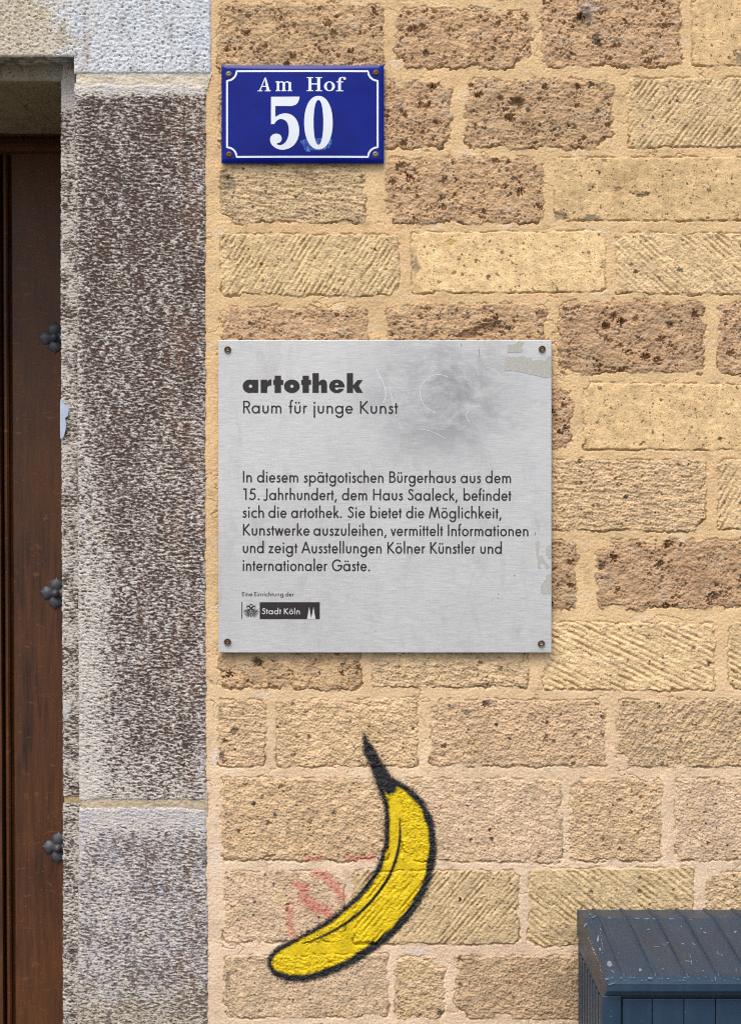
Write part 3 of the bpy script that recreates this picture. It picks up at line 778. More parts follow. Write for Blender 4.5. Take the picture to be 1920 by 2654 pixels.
# mortar beds of the surround
def bed(ya, yb, seed):
    yy = rows(ya, yb, 2.0); t = np.linspace(0, 1, 170)
    xa = ip(yy, XC) + 4; xb = ip(yy, XR) + 3 + 2 * fbm(yy / 9, yy * 0 + seed, 2, 5)
    X = xa[:, None] + (xb - xa)[:, None] * t; Y = yy[:, None] + 0 * X
    h = 1.8 * fbm(X / 40, Y / 16, 3, seed) + 1.6 * fbm(X / 12, Y / 7, 3, seed + 1) + 0.8 * pn(X / 4.5, Y / 4, seed + 2)
    c = (alb(230, 218, 194) if ya < 500 else alb(206, 188, 158)) * (1 + 0.16 * fbm(X / 50, Y / 20, 3, seed + 3) + 0.16 * fbm(X / 9, Y / 7, 2, seed + 4))[..., None]
    d = -2.2 - h + 6 * np.clip(1 - (X - xa[:, None]) / 6, 0, 1)
    p1 = ((X - 960) * S, d * S, ZC + (1327 - Y) * S, c)
    t2 = np.linspace(0, 1, 14); s = t2[None, :]
    kb = (D + REB) / D
    xs0 = ((ip(yy, XS_) + 4 - 960) * S * kb)[:, None]; xs1 = ((xa - 960) * S)[:, None] + 0.001
    X2 = xs0 + (xs1 - xs0) * s; Y2 = yy[:, None] + 0 * s
    h2 = 1.8 * fbm(X2 / S / 12, Y2 / 7, 3, seed + 7)
    p2 = (X2, REB + 0.002 - h2 * S, ZC + (1327 - Y2) * S, alb(196, 172, 130) * (1 + 0.2 * fbm(X2 / S / 9, Y2 / 7, 2, seed))[..., None])
    s1 = np.linspace(1, 0, 6)[None, :]
    p3 = (X[:, :1] * 0 + (X[:, :1] - 960) * S + 0 * s1, d[:, :1] * S + (REB + 0.004 - d[:, :1] * S) * s1, ZC + (1327 - yy[:, None]) * S + 0 * s1, c[:, :1] + np.zeros((1, 6, 1)))
    p4 = (xs0 + 0 * s1, p2[1][:, :1] + (DEEP + 0.05 - p2[1][:, :1]) * s1, p3[2], c[:, :1] + np.zeros((1, 6, 1)))
    return [p1, p2, p3, p4]
join('mortar_joint', bed(182, 232, 120), M_STONE, sur)
join('mortar_joint', bed(2050, 2116, 140), M_STONE, sur)

# torn sticker on the rebate
def outline_plate(name, pts, d, thick, mat, parent, seg=6, smooth_pts=True):
    """a sheet with a traced outline, a real thickness, standing at depth d"""
    pp = catmull(pts, seg) if smooth_pts else pts
    f = [Vector(P(x, y, d)) for x, y in pp]
    tris = tessellate_polygon([[Vector((v.x, v.z, 0)) for v in f]])
    n = len(f)
    Vv = [tuple(v) for v in f] + [(v.x, v.y + thick, v.z) for v in f]
    Ff = []
    for t in tris:
        a, b, c = [f[i] for i in t]
        nrm = (b - a).cross(c - a)
        Ff.append(tuple(t) if nrm.y < 0 else tuple(t[::-1]))
    area = sum(f[i].x * f[(i + 1) % n].z - f[(i + 1) % n].x * f[i].z for i in range(n))
    for i in range(n):
        j = (i + 1) % n
        Ff.append((i, j, n + j, n + i) if area < 0 else (j, i, n + i, n + j))
    return poly_mesh(name, Vv, Ff, mat, parent)

def catmull(p, seg=6, closed=True):
    out = []; n = len(p); m = n if closed else n - 1
    for i in range(m):
        if closed: p0, p1, p2, p3 = p[i - 1], p[i], p[(i + 1) % n], p[(i + 2) % n]
        else: p0, p1, p2, p3 = p[max(i - 1, 0)], p[i], p[i + 1], p[min(i + 2, n - 1)]
        for k in range(seg):
            t = k / seg
            out.append(tuple(0.5 * (2 * p1[c] + (p2[c] - p0[c]) * t + (2 * p0[c] - 5 * p1[c] + 4 * p2[c] - p3[c]) * t * t + (3 * p1[c] - p0[c] - 3 * p2[c] + p3[c]) * t ** 3) for c in range(len(p1))))
    if not closed: out.append(tuple(p[-1]))
    return out
st_ = outline_plate('sticker_remnant', [(157, 1044), (161, 1036), (165, 1044), (170, 1048), (177, 1052), (179, 1064), (176, 1078), (170, 1084), (172, 1096), (171, 1112), (166, 1130), (161, 1136), (157, 1128)], REB - 0.0042, 0.0008, M_STICK, sur)
st_['label'] = 'torn pale blue-grey sticker on the door rebate'

# ------------------------------------------------------------------ oak door deep in the recess
DD = DEEP
door = empty('wooden_door', P(40, 3994, DD), 'dark brown oak door with moulded edge and iron rosettes deep in the stone recess', 'door')
TOP = P(0, 345, DD)[2] + 0.05
def dx(px): return (px - 960) * S * (D + DD) / D
tilt = -0.0052
def tilted(o):
    for v in o.data.vertices:
        v.co.x += (v.co.z - ZC) * tilt * 1.0
    return o
mb = MB(); mb.extrude_z([(dx(33), DD + .004), (dx(36), DD), (dx(268), DD), (dx(268), DD + .04), (dx(33), DD + .04)], 0.0, TOP - 0.086)
tilted(mb.build('stile', M_DOOR, door, bevel=0.002))
mb = MB()
mb.extrude_z([(dx(9), DD + .012), (dx(11), DD + .004), (dx(15), DD - .002), (dx(21), DD - .004), (dx(25), DD), (dx(26), DD + .010), (dx(31), DD + .013), (dx(31), DD + .04), (dx(9), DD + .04)], 0.0, TOP - 0.086)
tilted(mb.build('moulding', M_DOOR, door))
mb = MB(); mb.extrude_z([(dx(-700), DD + .01), (dx(-30), DD + .01), (dx(-24), DD - .006), (dx(4), DD - .006), (dx(5.5), DD + .002), (dx(5.5), DD + .03), (dx(-700), DD + .03)], 0.0, TOP - 0.086)
tilted(mb.build('door_leaf', M_DOOR, door))
mb = MB(); zt = TOP; z_ = lambda py: P(0, py, DD)[2]
mb.extrude_x([(DD - .012, zt), (DD - .012, z_(356)), (DD - .004, z_(362)), (DD - .004, z_(372)), (DD - .018, z_(376)), (DD - .02, z_(388)), (DD - .012, z_(396)), (DD + .004, z_(400)), (DD + .04, z_(400)), (DD + .04, zt)], dx(-700), dx(268))
mb.build('head_rail', M_DOOR, door)
mb = MB(); mb.box(dx(-700), dx(268), DD + .045, DD + .06, 0, zt); mb.build('backing_board', M_DOOR, door)

def petal_mesh(ang, L=0.0295, Wd=0.0122):
    nu, nv = 12, 9; Vv = []; Ff = []
    for i in range(nu + 1):
        u = i / nu
        w = Wd * (math.sin(min(u / 0.62, 1) * math.pi / 2) ** 0.8 if u < 0.62 else math.cos((u - 0.62) / 0.30 * math.pi / 2) ** 0.9 if u < 0.90 else 0.10 * (1 - u) / 0.1)
        w = max(w, 0.0004)
        if 0.88 < u < 1: w = max(w, Wd * 0.13 * (1.05 - u) / 0.17)
        for j in range(nv + 1):
            v = j / nv * 2 - 1
            hgt = 0.0015 + 0.0055 * (1 - v * v) * math.sin(min(u * 1.05, 1) * math.pi) ** 0.7
            x, z = u * L, v * w
            Vv.append((x * math.cos(ang) - z * math.sin(ang), -hgt, x * math.sin(ang) + z * math.cos(ang)))
    for i in range(nu):
        for j in range(nv):
            a = i * (nv + 1) + j
            Ff.append((a, a + 1, a + nv + 2, a + nv + 1))
    n = len(Vv); Vv += [(x, 0.001, z) for x, y, z in Vv[:]]
    for i in range(nu):
        for (j, o_) in ((0, 0), (nv, 1)):
            a = i * (nv + 1) + j; b = a + nv + 1
            Ff.append((a, b, n + b, n + a) if o_ == 0 else (b, a, n + a, n + b))
    return Vv, Ff
for (rx, ry) in ((143, 875), (146, 1537), (152, 2196)):
    c0 = P(rx, ry, DD)
    ro = bpy.data.objects.new('iron_rosette', bpy.data.meshes.new('iron_rosette'))
    mb = MB(); mb.lathe((0, 0, 0), [(0.0085, -0.001), (0.0085, 0.003), (0.007, 0.0045), (0.004, 0.005)], 24)
    ro.data.from_pydata(mb.V, [], mb.F); ro.data.materials.append(M_IRON)
    link(ro); ro.location = (c0[0], DD - 0.0005, c0[2]); ro.rotation_euler = (0, 0.06 if ry > 1400 else -0.02, 0)
    bpy.context.view_layer.update(); attach(ro, door); bpy.context.view_layer.update()
    for a in range(4):
        Vv, Ff = petal_mesh(a * math.pi / 2)
        p = poly_mesh('petal', Vv, Ff, M_IRON, None, True); p.parent = ro
    mb = MB(); mb.lathe((0, -0.002, 0), [(0.0078 * math.cos(q), 0.0085 * math.sin(q) + 0.005) for q in np.linspace(0, 1.5, 9)], 24)
    p = mb.build('boss', M_IRON, None, True); p.parent = ro

# ------------------------------------------------------------------ lettering: strokes laid as flat printed shapes
class Ink:
    """flat shapes in photo pixels at depth d; overlapping strokes of a letter sit 0.03 mm apart"""
    def __init__(s, d): s.d = d; s.V = []; s.F = []; s.k = 0
    def step(s): s.k = (s.k + 1) % 7; return s.d - s.k * 3e-5
    def ribbon(s, pts, w, closed=False):
        d = s.step(); n = len(pts); n0 = len(s.V)
        ws = w if isinstance(w, (list, tuple)) else [w] * n
        for i in range(n):
            a = pts[i - 1] if (i > 0 or closed) else pts[i]; b = pts[(i + 1) % n] if (i < n - 1 or closed) else pts[i]
            tx, ty = b[0] - a[0], b[1] - a[1]; L = math.hypot(tx, ty) or 1
            nx, ny = -ty / L, tx / L; h = ws[i] / 2
            s.V.append(P(pts[i][0] + nx * h, pts[i][1] + ny * h, d)); s.V.append(P(pts[i][0] - nx * h, pts[i][1] - ny * h, d))
        for i in range(n if closed else n - 1):
            j = (i + 1) % n
            s.face([n0 + 2 * i, n0 + 2 * i + 1, n0 + 2 * j + 1, n0 + 2 * j])
    def face(s, idx):
        a, b, c = [Vector(s.V[i]) for i in idx[:3]]
        if (b - a).cross(c - a).y > 0: idx = idx[::-1]
        s.F.append(tuple(idx))
    def poly(s, pts, hole=None):
        d = s.step(); n0 = len(s.V); loops = [pts] + ([hole] if hole else [])
        for lp in loops: s.V += [P(x, y, d) for x, y in lp]
        for t in tessellate_polygon([[Vector((x, y, 0)) for x, y in lp] for lp in loops]): s.face([n0 + i for i in t])
    def rect(s, x0, y0, x1, y1): s.poly([(x0, y0), (x1, y0), (x1, y1), (x0, y1)])
    def dot(s, cx, cy, r, n=14): s.poly(ell(cx, cy, r, r, 0, 360, n)[:-1])
    def build(s, name, mat, parent): return poly_mesh(name, s.V, s.F, mat, parent)

def ell(cx, cy, rx, ry, a0, a1, n=24):
    return [(cx + rx * math.cos(math.radians(a0 + (a1 - a0) * i / n)), cy - ry * math.sin(math.radians(a0 + (a1 - a0) * i / n))) for i in range(n + 1)]
def arc(cx, cy, rx, ry, a0, a1, n=16):        # y up
    return [(cx + rx * math.cos(math.radians(a0 + (a1 - a0) * i / n)), cy + ry * math.sin(math.radians(a0 + (a1 - a0) * i / n))) for i in range(n + 1)]

XH = 0.625; HW = 0.0625
def cr(*p): return catmull(list(p), 5, False)
def bowl(cx=0.32, rx=0.258): return arc(cx, 0.312, rx, 0.268, 0, 360, 30)
def arch(x0, x1, base=0.0):
    m = (x0 + x1) / 2; r = (x1 - x0) / 2
    return arc(m, 0.36, r, XH - HW - 0.36 + 0.012, 180, 0, 14) + [(x1, base)]
SS = [(.315, .475), (.29, .53), (.20, .572), (.115, .53), (.105, .44), (.18, .355), (.275, .285), (.305, .18), (.255, .075), (.17, .045), (.09, .07), (.045, .135)]
# glyph: (outer width, left bearing, right bearing, strokes, dots)
GL = {
 'I': (.125, .10, .10, [[(HW, 0), (HW, 1)]], []),
 'n': (.50, .09, .09, [[(HW, 0), (HW, XH)], arch(HW, .4375)], []),
 'm': (.80, .09, .09, [[(HW, 0), (HW, XH)], arch(HW, .40), arch(.40, .7375)], []),
 'h': (.50, .09, .09, [[(HW, 0), (HW, 1.08)], arch(HW, .4375)], []),
 'u': (.50, .09, .09, [[(HW, XH)] + arc(.25, .26, .1875, .208, 180, 360, 14) + [(.4375, XH)]], []),
 'r': (.30, .09, .03, [[(HW, 0), (HW, XH)], arc(.23, .37, .168, .20, 180, 68, 9)], []),
 'd': (.65, .05, .09, [bowl(), [(.5875, 0), (.5875, 1.08)]], []),
 'a': (.65, .05, .09, [bowl(), [(.5875, 0), (.5875, XH)]], []),
 'b': (.65, .09, .05, [bowl(.33), [(HW, 0), (HW, 1.08)]], []),
 'p': (.65, .09, .05, [bowl(.33), [(HW, -.33), (HW, XH)]], []),
 'g': (.65, .05, .09, [bowl(), [(.5875, XH)] + arc(.34, -.04, .2475, .235, 0, -165, 16)], []),
 'o': (.62, .05, .05, [arc(.31, .312, .2475, .268, 0, 360, 30)], []),
 'c': (.50, .05, .03, [arc(.32, .312, .258, .268, 50, 310, 22)], []),
 'e': (.58, .05, .05, [arc(.29, .312, .2275, .268, 4, 325, 26), [(.08, .315), (.5775, .315)]], []),
 's': (.36, .05, .05, [cr(*SS)], []),
 'i': (.125, .09, .09, [[(HW, 0), (HW, XH)]], [(HW, .855, .078)]),
 'j': (.125, .11, .09, [[(HW, -.33), (HW, XH)]], [(HW, .855, .078)]),
 'l': (.125, .09, .09, [[(HW, 0), (HW, 1.08)]], []),
 't': (.28, .02, .03, [[(.14, 0), (.14, .84)], [(0, XH - HW), (.28, XH - HW)]], []),
 'f': (.33, .02, .0, [[(.14, 0)] + arc(.29, .87, .15, .16, 180, 78, 10), [(0, XH - HW), (.28, XH - HW)]], []),
 'k': (.50, .09, .02, [[(HW, 0), (HW, 1.08)], [(.07, .24), (.40, XH)], [(.185, .355), (.45, 0)]], []),
 'z': (.46, .04, .04, [[(.03, XH - HW), (.44, XH - HW)], [(.385, XH - .03), (.075, .03)], [(.02, HW), (.45, HW)]], []),
 'w': (.76, .02, .02, [[(.055, XH), (.215, .0)], [(.20, .02), (.38, XH)], [(.38, XH), (.56, .02)], [(.545, 0), (.705, XH)]], []),
 'v': (.50, .02, .02, [[(.055, XH), (.26, .0)], [(.24, 0), (.445, XH)]], []),
 'B': (.60, .10, .05, [[(HW, 0), (HW, 1)], [(HW, .94)] + arc(.27, .735, .205, .205, 90, -90, 12) + [(HW, .53)], [(HW, .535)] + arc(.29, .298, .247, .237, 90, -90, 14) + [(HW, .061)]], []),
 'J': (.40, .0, .10, [[(.335, 1), (.335, .2)] + arc(.18, .14, .155, .155, 0, -150, 12)], []),
 'H': (.73, .10, .10, [[(HW, 0), (HW, 1)], [(.667, 0), (.667, 1)], [(HW, .53), (.667, .53)]], []),
 'S': (.56, .05, .05, [cr(*[(x * 1.62 - .01, y * 1.67 - .01) for x, y in SS])], []),
 'K': (.68, .10, .01, [[(HW, 0), (HW, 1)], [(.08, .46), (.56, 1)], [(.15, .52), (.62, 0)]], []),
 'M': (1.04, .03, .03, [[(.06, 0), (.27, 1)], [(.25, .98), (.53, .05)], [(.51, .05), (.79, .98)], [(.77, 1), (.98, 0)]], []),
 'A': (.86, .02, .02, [[(.06, 0), (.44, 1)], [(.42, 1), (.80, 0)], [(.2, .32), (.66, .32)]], []),
 'G': (.92, .06, .06, [arc(.48, .5, .42, .455, 42, 356, 30), [(.52, .47), (.955, .47)]], []),
 'R': (.58, .10, .02, [[(HW, 0), (HW, 1)], [(HW, .94)] + arc(.28, .725, .215, .215, 90, -90, 12) + [(HW, .51)], [(.27, .53), (.52, 0)]], []),
 'E': (.48, .10, .05, [[(HW, 0), (HW, 1)], [(HW, .94), (.47, .94)], [(HW, .53), (.44, .53)], [(HW, .06), (.47, .06)]], []),
 '1': (.28, .02, .10, [[(.215, 0), (.215, 1)], [(.0, .94), (.22, .94)]], []),
 '5': (.58, .05, .05, [[(.54, .94), (.21, .94)], [(.225, .97), (.135, .53)], cr((.13, .545), (.22, .595), (.32, .60), (.43, .54), (.50, .43), (.505, .31), (.455, .16), (.35, .075), (.235, .055), (.13, .09), (.05, .165))], []),
 '.': (.16, .08, .05, [], [(.08, .07, .085)]),
 ',': (.19, .05, .05, [[(.15, .10), (.04, -.19)]], []),
}
for um, bs in (('ä', 'a'), ('ö', 'o'), ('ü', 'u')):
    w_, l_, r_, st__, _ = GL[bs]
    cxm = 0.32 if bs == 'a' else w_ / 2
    GL[um] = (w_, l_, r_, st__, [(cxm - .115, .855, .075), (cxm + .115, .855, .075)])

def word(ink, text, x0, x1, base, cap, sw, slope=0.003, xorg=630):
    adv = []; x = 0.0
    for i, ch in enumerate(text):
        w, l, r, st, dt = GL[ch]
        if i == 0: l = 0
        adv.append(x + l); x += l + w + (r if i < len(text) - 1 else 0)
    k = (x1 - x0) / (x * cap)
    for ch, a in zip(text, adv):
        w, l, r, st, dt = GL[ch]
        T = lambda q: (x0 + (a + q[0]) * cap * k, base - q[1] * cap + (x0 + (a + q[0]) * cap * k - xorg) * slope)
        for s_ in st: ink.ribbon([T(q) for q in s_], sw)
        for (ux, uy, ur) in dt:
            c_ = T((ux, uy)); ink.dot(c_[0], c_[1], ur * cap)

# ------------------------------------------------------------------ steel plaque
PD = -0.0120                         # front face of the plaque (towards the viewer)
plq = empty('steel_plaque', P(997, 1690, -0.009), 'square brushed-steel information plaque with dark text, stained and scratched, screwed to the blocks', 'plaque')
x0, _, z0 = P(566, 1691.5, PD); x1, _, z1 = P(1428.5, 881.5, PD)
mb = MB(); mb.box(x0, x1, PD, PD + 0.006, z0, z1)
mb.build('metal_sheet', M_STEEL, plq, bevel=0.0007)
TD = PD - 0.00025
LINES = [
 (1250.2, [("In", 630, 653), ("diesem", 666.3, 773), ("spätgotischen", 787.3, 993.4), ("Bürgerhaus", 1008.5, 1180.4), ("aus", 1193, 1245.3), ("dem", 1257.2, 1323.7)]),
 (1295.8, [("15.", 630.7, 673.2), ("Jahrhundert,", 682.7, 872.4), ("dem", 886, 951.3), ("Haus", 966.7, 1043.2), ("Saaleck,", 1055.8, 1185.1), ("befindet", 1200.6, 1324.2)]),
 (1341.8, [("sich", 628.8, 684.4), ("die", 695.8, 742.9), ("artothek.", 754.5, 885.5), ("Sie", 900.2, 946), ("bietet", 959.6, 1040.6), ("die", 1052, 1098.9), ("Möglichkeit,", 1110.8, 1298.7)]),
 (1387.8, [("Kunstwerke", 630, 802.8), ("auszuleihen,", 812.3, 1001.2), ("vermittelt", 1012.1, 1147.6), ("Informationen", 1160.2, 1368.6)]),
 (1433.4, [("und", 629.7, 683.9), ("zeigt", 695.8, 771.1), ("Ausstellungen", 780.9, 988.6), ("Kölner", 1003.8, 1101.2), ("Künstler", 1114.3, 1231), ("und", 1244.1, 1299.9)]),
 (1479.4, [("internationaler", 629.7, 847.9), ("Gäste.", 860.3, 958.4)]),
]
for base, ws in LINES:
    ink = Ink(TD)
    for t, a, b in ws: word(ink, t, a, b, base, 30.0, 3.75)
    ink.build('text_line', M_INK, plq)
ink = Ink(TD)
for t, a, b in (("Raum", 630.2, 729.8), ("für", 748.6, 795.8), ("junge", 812.8, 914.5), ("Kunst", 932.6, 1031.1)): word(ink, t, a, b, 1071.3, 32.8, 3.9)
ink.build('subheading', M_INK, plq)
# heading, extra bold
hs_ = 430 / 1641.0
def hz(x, y): return (615 + x * hs_, 950 + y * hs_)
ink = Ink(TD)
def hp(pts, hole=None): ink.poly([hz(*p) for p in pts], [hz(*p) for p in hole] if hole else None)
def hr(a, b, c, d): hp([(a, b), (c, b), (c, d), (a, d)])
hp(ell(125, 195, 71, 67, 0, 360, 40)[:-1], ell(132, 194, 17, 17, 0, 360, 20)[:-1]); hr(153, 130, 208, 260)
hr(232, 130, 296, 260); hp([(296, 152), (308, 134), (325, 127), (338, 127), (338, 189), (322, 187), (308, 192), (298, 206), (296, 220)])
for ox in (0, 276): hr(370 + ox, 90, 433 + ox, 260); hr(356 + ox, 132, 455 + ox, 180)
hp(ell(540, 195, 78, 67, 0, 360, 40)[:-1], ell(540, 195, 17, 17, 0, 360, 20)[:-1])
hr(744, 65, 807, 260); hp([(807, 152), (822, 136), (842, 128), (862, 130), (879, 143), (887, 163), (888, 190), (888, 260), (828, 260), (828, 192), (824, 182), (816, 180), (809, 186), (807, 198)])
hp(ell(984, 195, 76, 67, -9, 339, 44) + [(1000, 219), (996, 227), (985, 231), (974, 227), (968, 218), (968, 206)], [(967, 182), (967, 175), (972, 166), (984, 161), (996, 166), (1001, 175), (1001, 182)])
hr(1083, 65, 1144, 260); hp([(1144, 186), (1188, 133), (1242, 133), (1200, 190), (1242, 260), (1178, 260), (1144, 207)])
ink.build('heading', M_INK, plq)
ink = Ink(TD)
for t, a, b in (("Eine", 627.6, 654.2), ("Einrichtung", 658.9, 735), ("der", 740.2, 761.7)): word(ink, t, a, b, 1545.1, 10.9, 1.55)
ink.build('credit_line', M_INK, plq)
# city mark: bar, eagle crest, dark field with white words and two spires
mk = Ink(TD); mk.rect(673.3, 1560.8, 828.9, 1604.6)
mark = mk.build('city_mark', M_INK, plq)
ink = Ink(TD); ink.rect(626.3, 1559.8, 628.2, 1604.6); ink.build('bar', M_INK, None); bar = bpy.context.scene.objects[-1]
def sub(o, parent):
    bpy.context.view_layer.update(); return attach(o, parent)
for o in list(scene.objects):
    if o.name == 'bar': sub(o, mark)
es = 210 / 1641.0
def ez(x, y): return (625 + x * es, 1525 + y * es)
ink = Ink(TD - 0.0003)
for t, a, b in (("Stadt", 678.5, 728.9), ("Köln", 736.1, 777.3)): word(ink, t, a, b, 1591.6, 15.4, 2.3)
sub(ink.build('name_lettering', M_PALE, None), mark)
ink = Ink(TD - 0.0003); ink.poly([ez(1332, 622), ez(1350, 540), ez(1378, 372), ez(1400, 500), ez(1418, 612), ez(1442, 500), ez(1466, 372), ez(1490, 530), ez(1508, 622)])
sub(ink.build('spires', M_PALE, None), mark)
ink = Ink(TD)
def ep(pts): ink.poly([ez(*p) for p in pts])
def er(pts, w): ink.ribbon([ez(*p) for p in pts], w)
ep([(203, 300), (210, 318), (232, 322), (226, 336), (180, 336), (174, 322), (196, 318)])
for sx in (1, -1):
    m = lambda x, y: (203 + sx * (x - 203), y)
    er(catmull([m(205, 425), m(222, 385), m(250, 362), m(280, 372), m(288, 395)], 4, False), [3.6] * 8 + [2.6] * 4 + [1.2] * 5)
    er(catmull([m(222, 368), m(238, 342), m(270, 338), m(292, 358), m(286, 396), m(262, 406)], 4, False), 0.7)
    for (xa, ya, xb, yb) in ((222, 418, 352, 440), (238, 440, 346, 474), (242, 464, 332, 502), (240, 488, 316, 528), (236, 510, 298, 552), (226, 524, 272, 574)):
        er(catmull([m(xa, ya), m((xa + xb) / 2, (ya + yb) / 2 + 8), m(xb, yb)], 4, False), [2.0] * 4 + [2.2] * 3 + [1.2] * 2)
    er(catmull([m(360, 458), m(330, 530), m(272, 588)], 4, False), 0.6)
ep([(165, 424), (241, 424), (241, 480), (228, 506), (203, 522), (178, 506), (165, 480)])
ep([(196, 520), (210, 520), (216, 552), (226, 570), (212, 568), (203, 588), (194, 568), (180, 570), (190, 552)])
sub(ink.build('eagle_crest', M_INK, None), mark)
ink = Ink(TD - 0.0003)
for yy_ in (436, 448, 460): ink.ribbon([ez(170, yy_), ez(236, yy_)], 0.55)
for i_, yy_ in enumerate((472, 484, 496)):
    for q in range(4): ink.rect(*ez(174 + q * 16 + (i_ % 2) * 5, yy_), *ez(182 + q * 16 + (i_ % 2) * 5, yy_ + 7))
sub(ink.build('shield', M_PALE, None), mark)

def cup_screw(px, py, parent, inner):
    c = P(px, py, PD)
    mb = MB()
    mb.lathe((c[0], PD, c[2]), [(0.0052, 0.0), (0.0056, 0.0012), (0.0054, 0.0028), (0.0047, 0.0034), (0.0042, 0.0030), (0.0039, 0.0012), (0.0030, 0.0009), (0.0001, 0.0009)], 30)
    o = mb.build('screw', M_BRONZE, parent, True)
    mb = MB()
    mb.lathe((c[0], PD - 0.0009, c[2]), [(0.0032, 0.0), (0.0032, 0.0008), (0.0027, 0.0013), (0.0017, 0.0014), (0.0013, 0.0004), (0.0002, 0.0002)], 24)
    bpy.context.view_layer.update()
    h = mb.build('screw_head', inner, None, True); attach(h, o)
for a in ((590.5, 906.5, M_BRONZE), (1404, 905, M_BRONZE), (590, 1663.5, M_RUST), (1402, 1668, M_ZINC)):
    cup_screw(a[0], a[1], plq, a[2])

# what is left of two torn stickers, and old scratches
def ragged(pts, amp, n=5, seed=1):
    r = random.Random(seed); out = []
    for i in range(len(pts)):
        a, b = pts[i], pts[(i + 1) % len(pts)]
        for k in range(n):
            t = k / n; j = amp if k else amp * 0.4
            out.append((a[0] + (b[0] - a[0]) * t + r.uniform(-j, j), a[1] + (b[1] - a[1]) * t + r.uniform(-j, j)))
    return out
gs = 170 / 1641.0
def g1(*p): return [(1270 + x * gs, 870 + y * gs) for x, y in p]
outline_plate('sticker_residue', ragged(g1((440, 235), (600, 215), (720, 140), (840, 165), (790, 260), (800, 400), (700, 420), (430, 420)), 0.8, 5, 1), PD - 0.0004, 0.0003, M_GUM, plq, 1, False)
outline_plate('sticker_residue', ragged(g1((375, 520), (640, 530), (870, 510), (900, 550), (1020, 560), (1060, 640), (1130, 600), (1290, 600), (1380, 640), (1400, 520), (1510, 505), (1520, 780), (1515, 1030), (1400, 1050), (1000, 970), (640, 890), (350, 850), (360, 640)), 0.9, 4, 2), PD - 0.0004, 0.0003, M_GUM, plq, 1, False)
g8 = 100 / 1134.0
def g2(*p): return [(1340 + x * g8, 1360 + y * g8) for x, y in p]
outline_plate('sticker_residue', ragged(g2((525, 495), (640, 450), (645, 640), (620, 720), (600, 900), (720, 915), (830, 1080), (960, 1230), (880, 1300), (840, 1270), (780, 1150), (660, 1110), (690, 1290), (610, 1270), (590, 950), (540, 620)), 0.5, 4, 3), PD - 0.0004, 0.0003, M_GUM, plq, 1, False)
outline_plate('sticker_residue', ragged(g2((860, 1470), (985, 1440), (985, 2020), (740, 2040), (690, 1980), (690, 1780), (760, 1700), (840, 1560)), 0.5, 4, 4), PD - 0.0004, 0.0003, M_GUM, plq, 1, False)
outline_plate('sticker_residue', ragged(g2((990, 570), (900, 590), (840, 700), (845, 860), (920, 990), (990, 980)), 0.4, 4, 5), PD - 0.0004, 0.0003, M_GUM, plq, 1, False)
ps = 910 / 1641.0
def z4(p): return [(540 + x * ps, 860 + y * ps) for x, y in p]
ink = Ink(PD - 0.0002)
for pts, w in (([(1120, 212), (1080, 200), (1030, 212), (995, 250), (990, 300), (1010, 345), (1060, 380)], 1.3), ([(785, 175), (805, 215), (825, 260), (828, 300), (820, 330)], 1.6), ([(845, 260), (860, 320), (878, 395)], 1.2),
               ([(1212, 370), (1205, 395), (1220, 418)], 1.4), ([(985, 455), (1040, 465), (1110, 500)], 1.1), ([(1300, 165), (1340, 180), (1365, 210)], 1.1), ([(1180, 205), (1230, 235)], .9), ([(890, 425), (900, 455)], .9), ([(745, 255), (760, 275)], 1.2), ([(935, 520), (1000, 525)], .8), ([(1000, 270), (900, 275)], .6)):
    ink = Ink(PD - 0.0002); ink.ribbon(z4(catmull(pts, 5, False)), w); ink.build('scratch', M_SCR, plq)
for x, y, a, b in ((845, 1197, 2.2, .7), (781, 1398, .8, 4), (1355, 1225, 3, 1.2), (1352, 1245, 2, .8), (1325, 1253, 4, .7), (1430, 1140, 3.4, 1.3), (1300, 1150, 2.5, .6), (865, 1264, 1.5, .6), (1265, 100, .5, 20), (1180, 62, .4, 8), (1527, 945, .9, 8), (1372, 1250, 1.5, .6)):
    ink = Ink(PD - 0.0002); ink.poly(ragged(z4([(x - a, y - b), (x + a, y - b), (x + a, y + b), (x - a, y + b)]), 0.25, 3, x)); ink.build('dark_speck', M_INK, plq)

# ------------------------------------------------------------------ blue house-number plate
SD_ = -0.0105
sgn = empty('house_number_sign', P(785, 422, -0.008), 'glossy dark blue enamel house-number plate with white border and number 50', 'sign')
q_ = 480 / 1641.0
def sz(x, y): return (540 + x * q_, 140 + y * q_)
def dome(px, py):      # slightly pillowed plate
    u = (px - 784.7) / 210.0; v = (py - 296) / 127.0
    return 0.0042 * max(0, (1 - u * u)) * max(0, (1 - v * v)) ** 0.8
nx_, ny_ = 61, 41
xa, ya_ = 574.5, 169.3; xb_, yb_ = 994.8, 422.5
Vv = []; Ff = []
for j in range(ny_):
    for i in range(nx_):
        px = xa + (xb_ - xa) * i / (nx_ - 1); py = ya_ + (yb_ - ya_) * j / (ny_ - 1)
        e = min(px - xa, xb_ - px, py - ya_, yb_ - py)
        lip = 0.0020 * max(0, 1 - e / 5.0) ** 2
        Vv.append(P(px, py, SD_ - dome(px, py) + lip))
for j in range(ny_ - 1):
    for i in range(nx_ - 1):
        a = j * nx_ + i; Ff.append((a, a + nx_, a + nx_ + 1, a + 1))
ringi = list(range(nx_)) + [j * nx_ + nx_ - 1 for j in range(1, ny_)] + [(ny_ - 1) * nx_ + i for i in range(nx_ - 2, -1, -1)] + [j * nx_ for j in range(ny_ - 2, 0, -1)]
m_ = len(ringi); n0 = len(Vv); Vv += [Vv[i] for i in ringi] + [(Vv[i][0], SD_ + 0.0075, Vv[i][2]) for i in ringi]
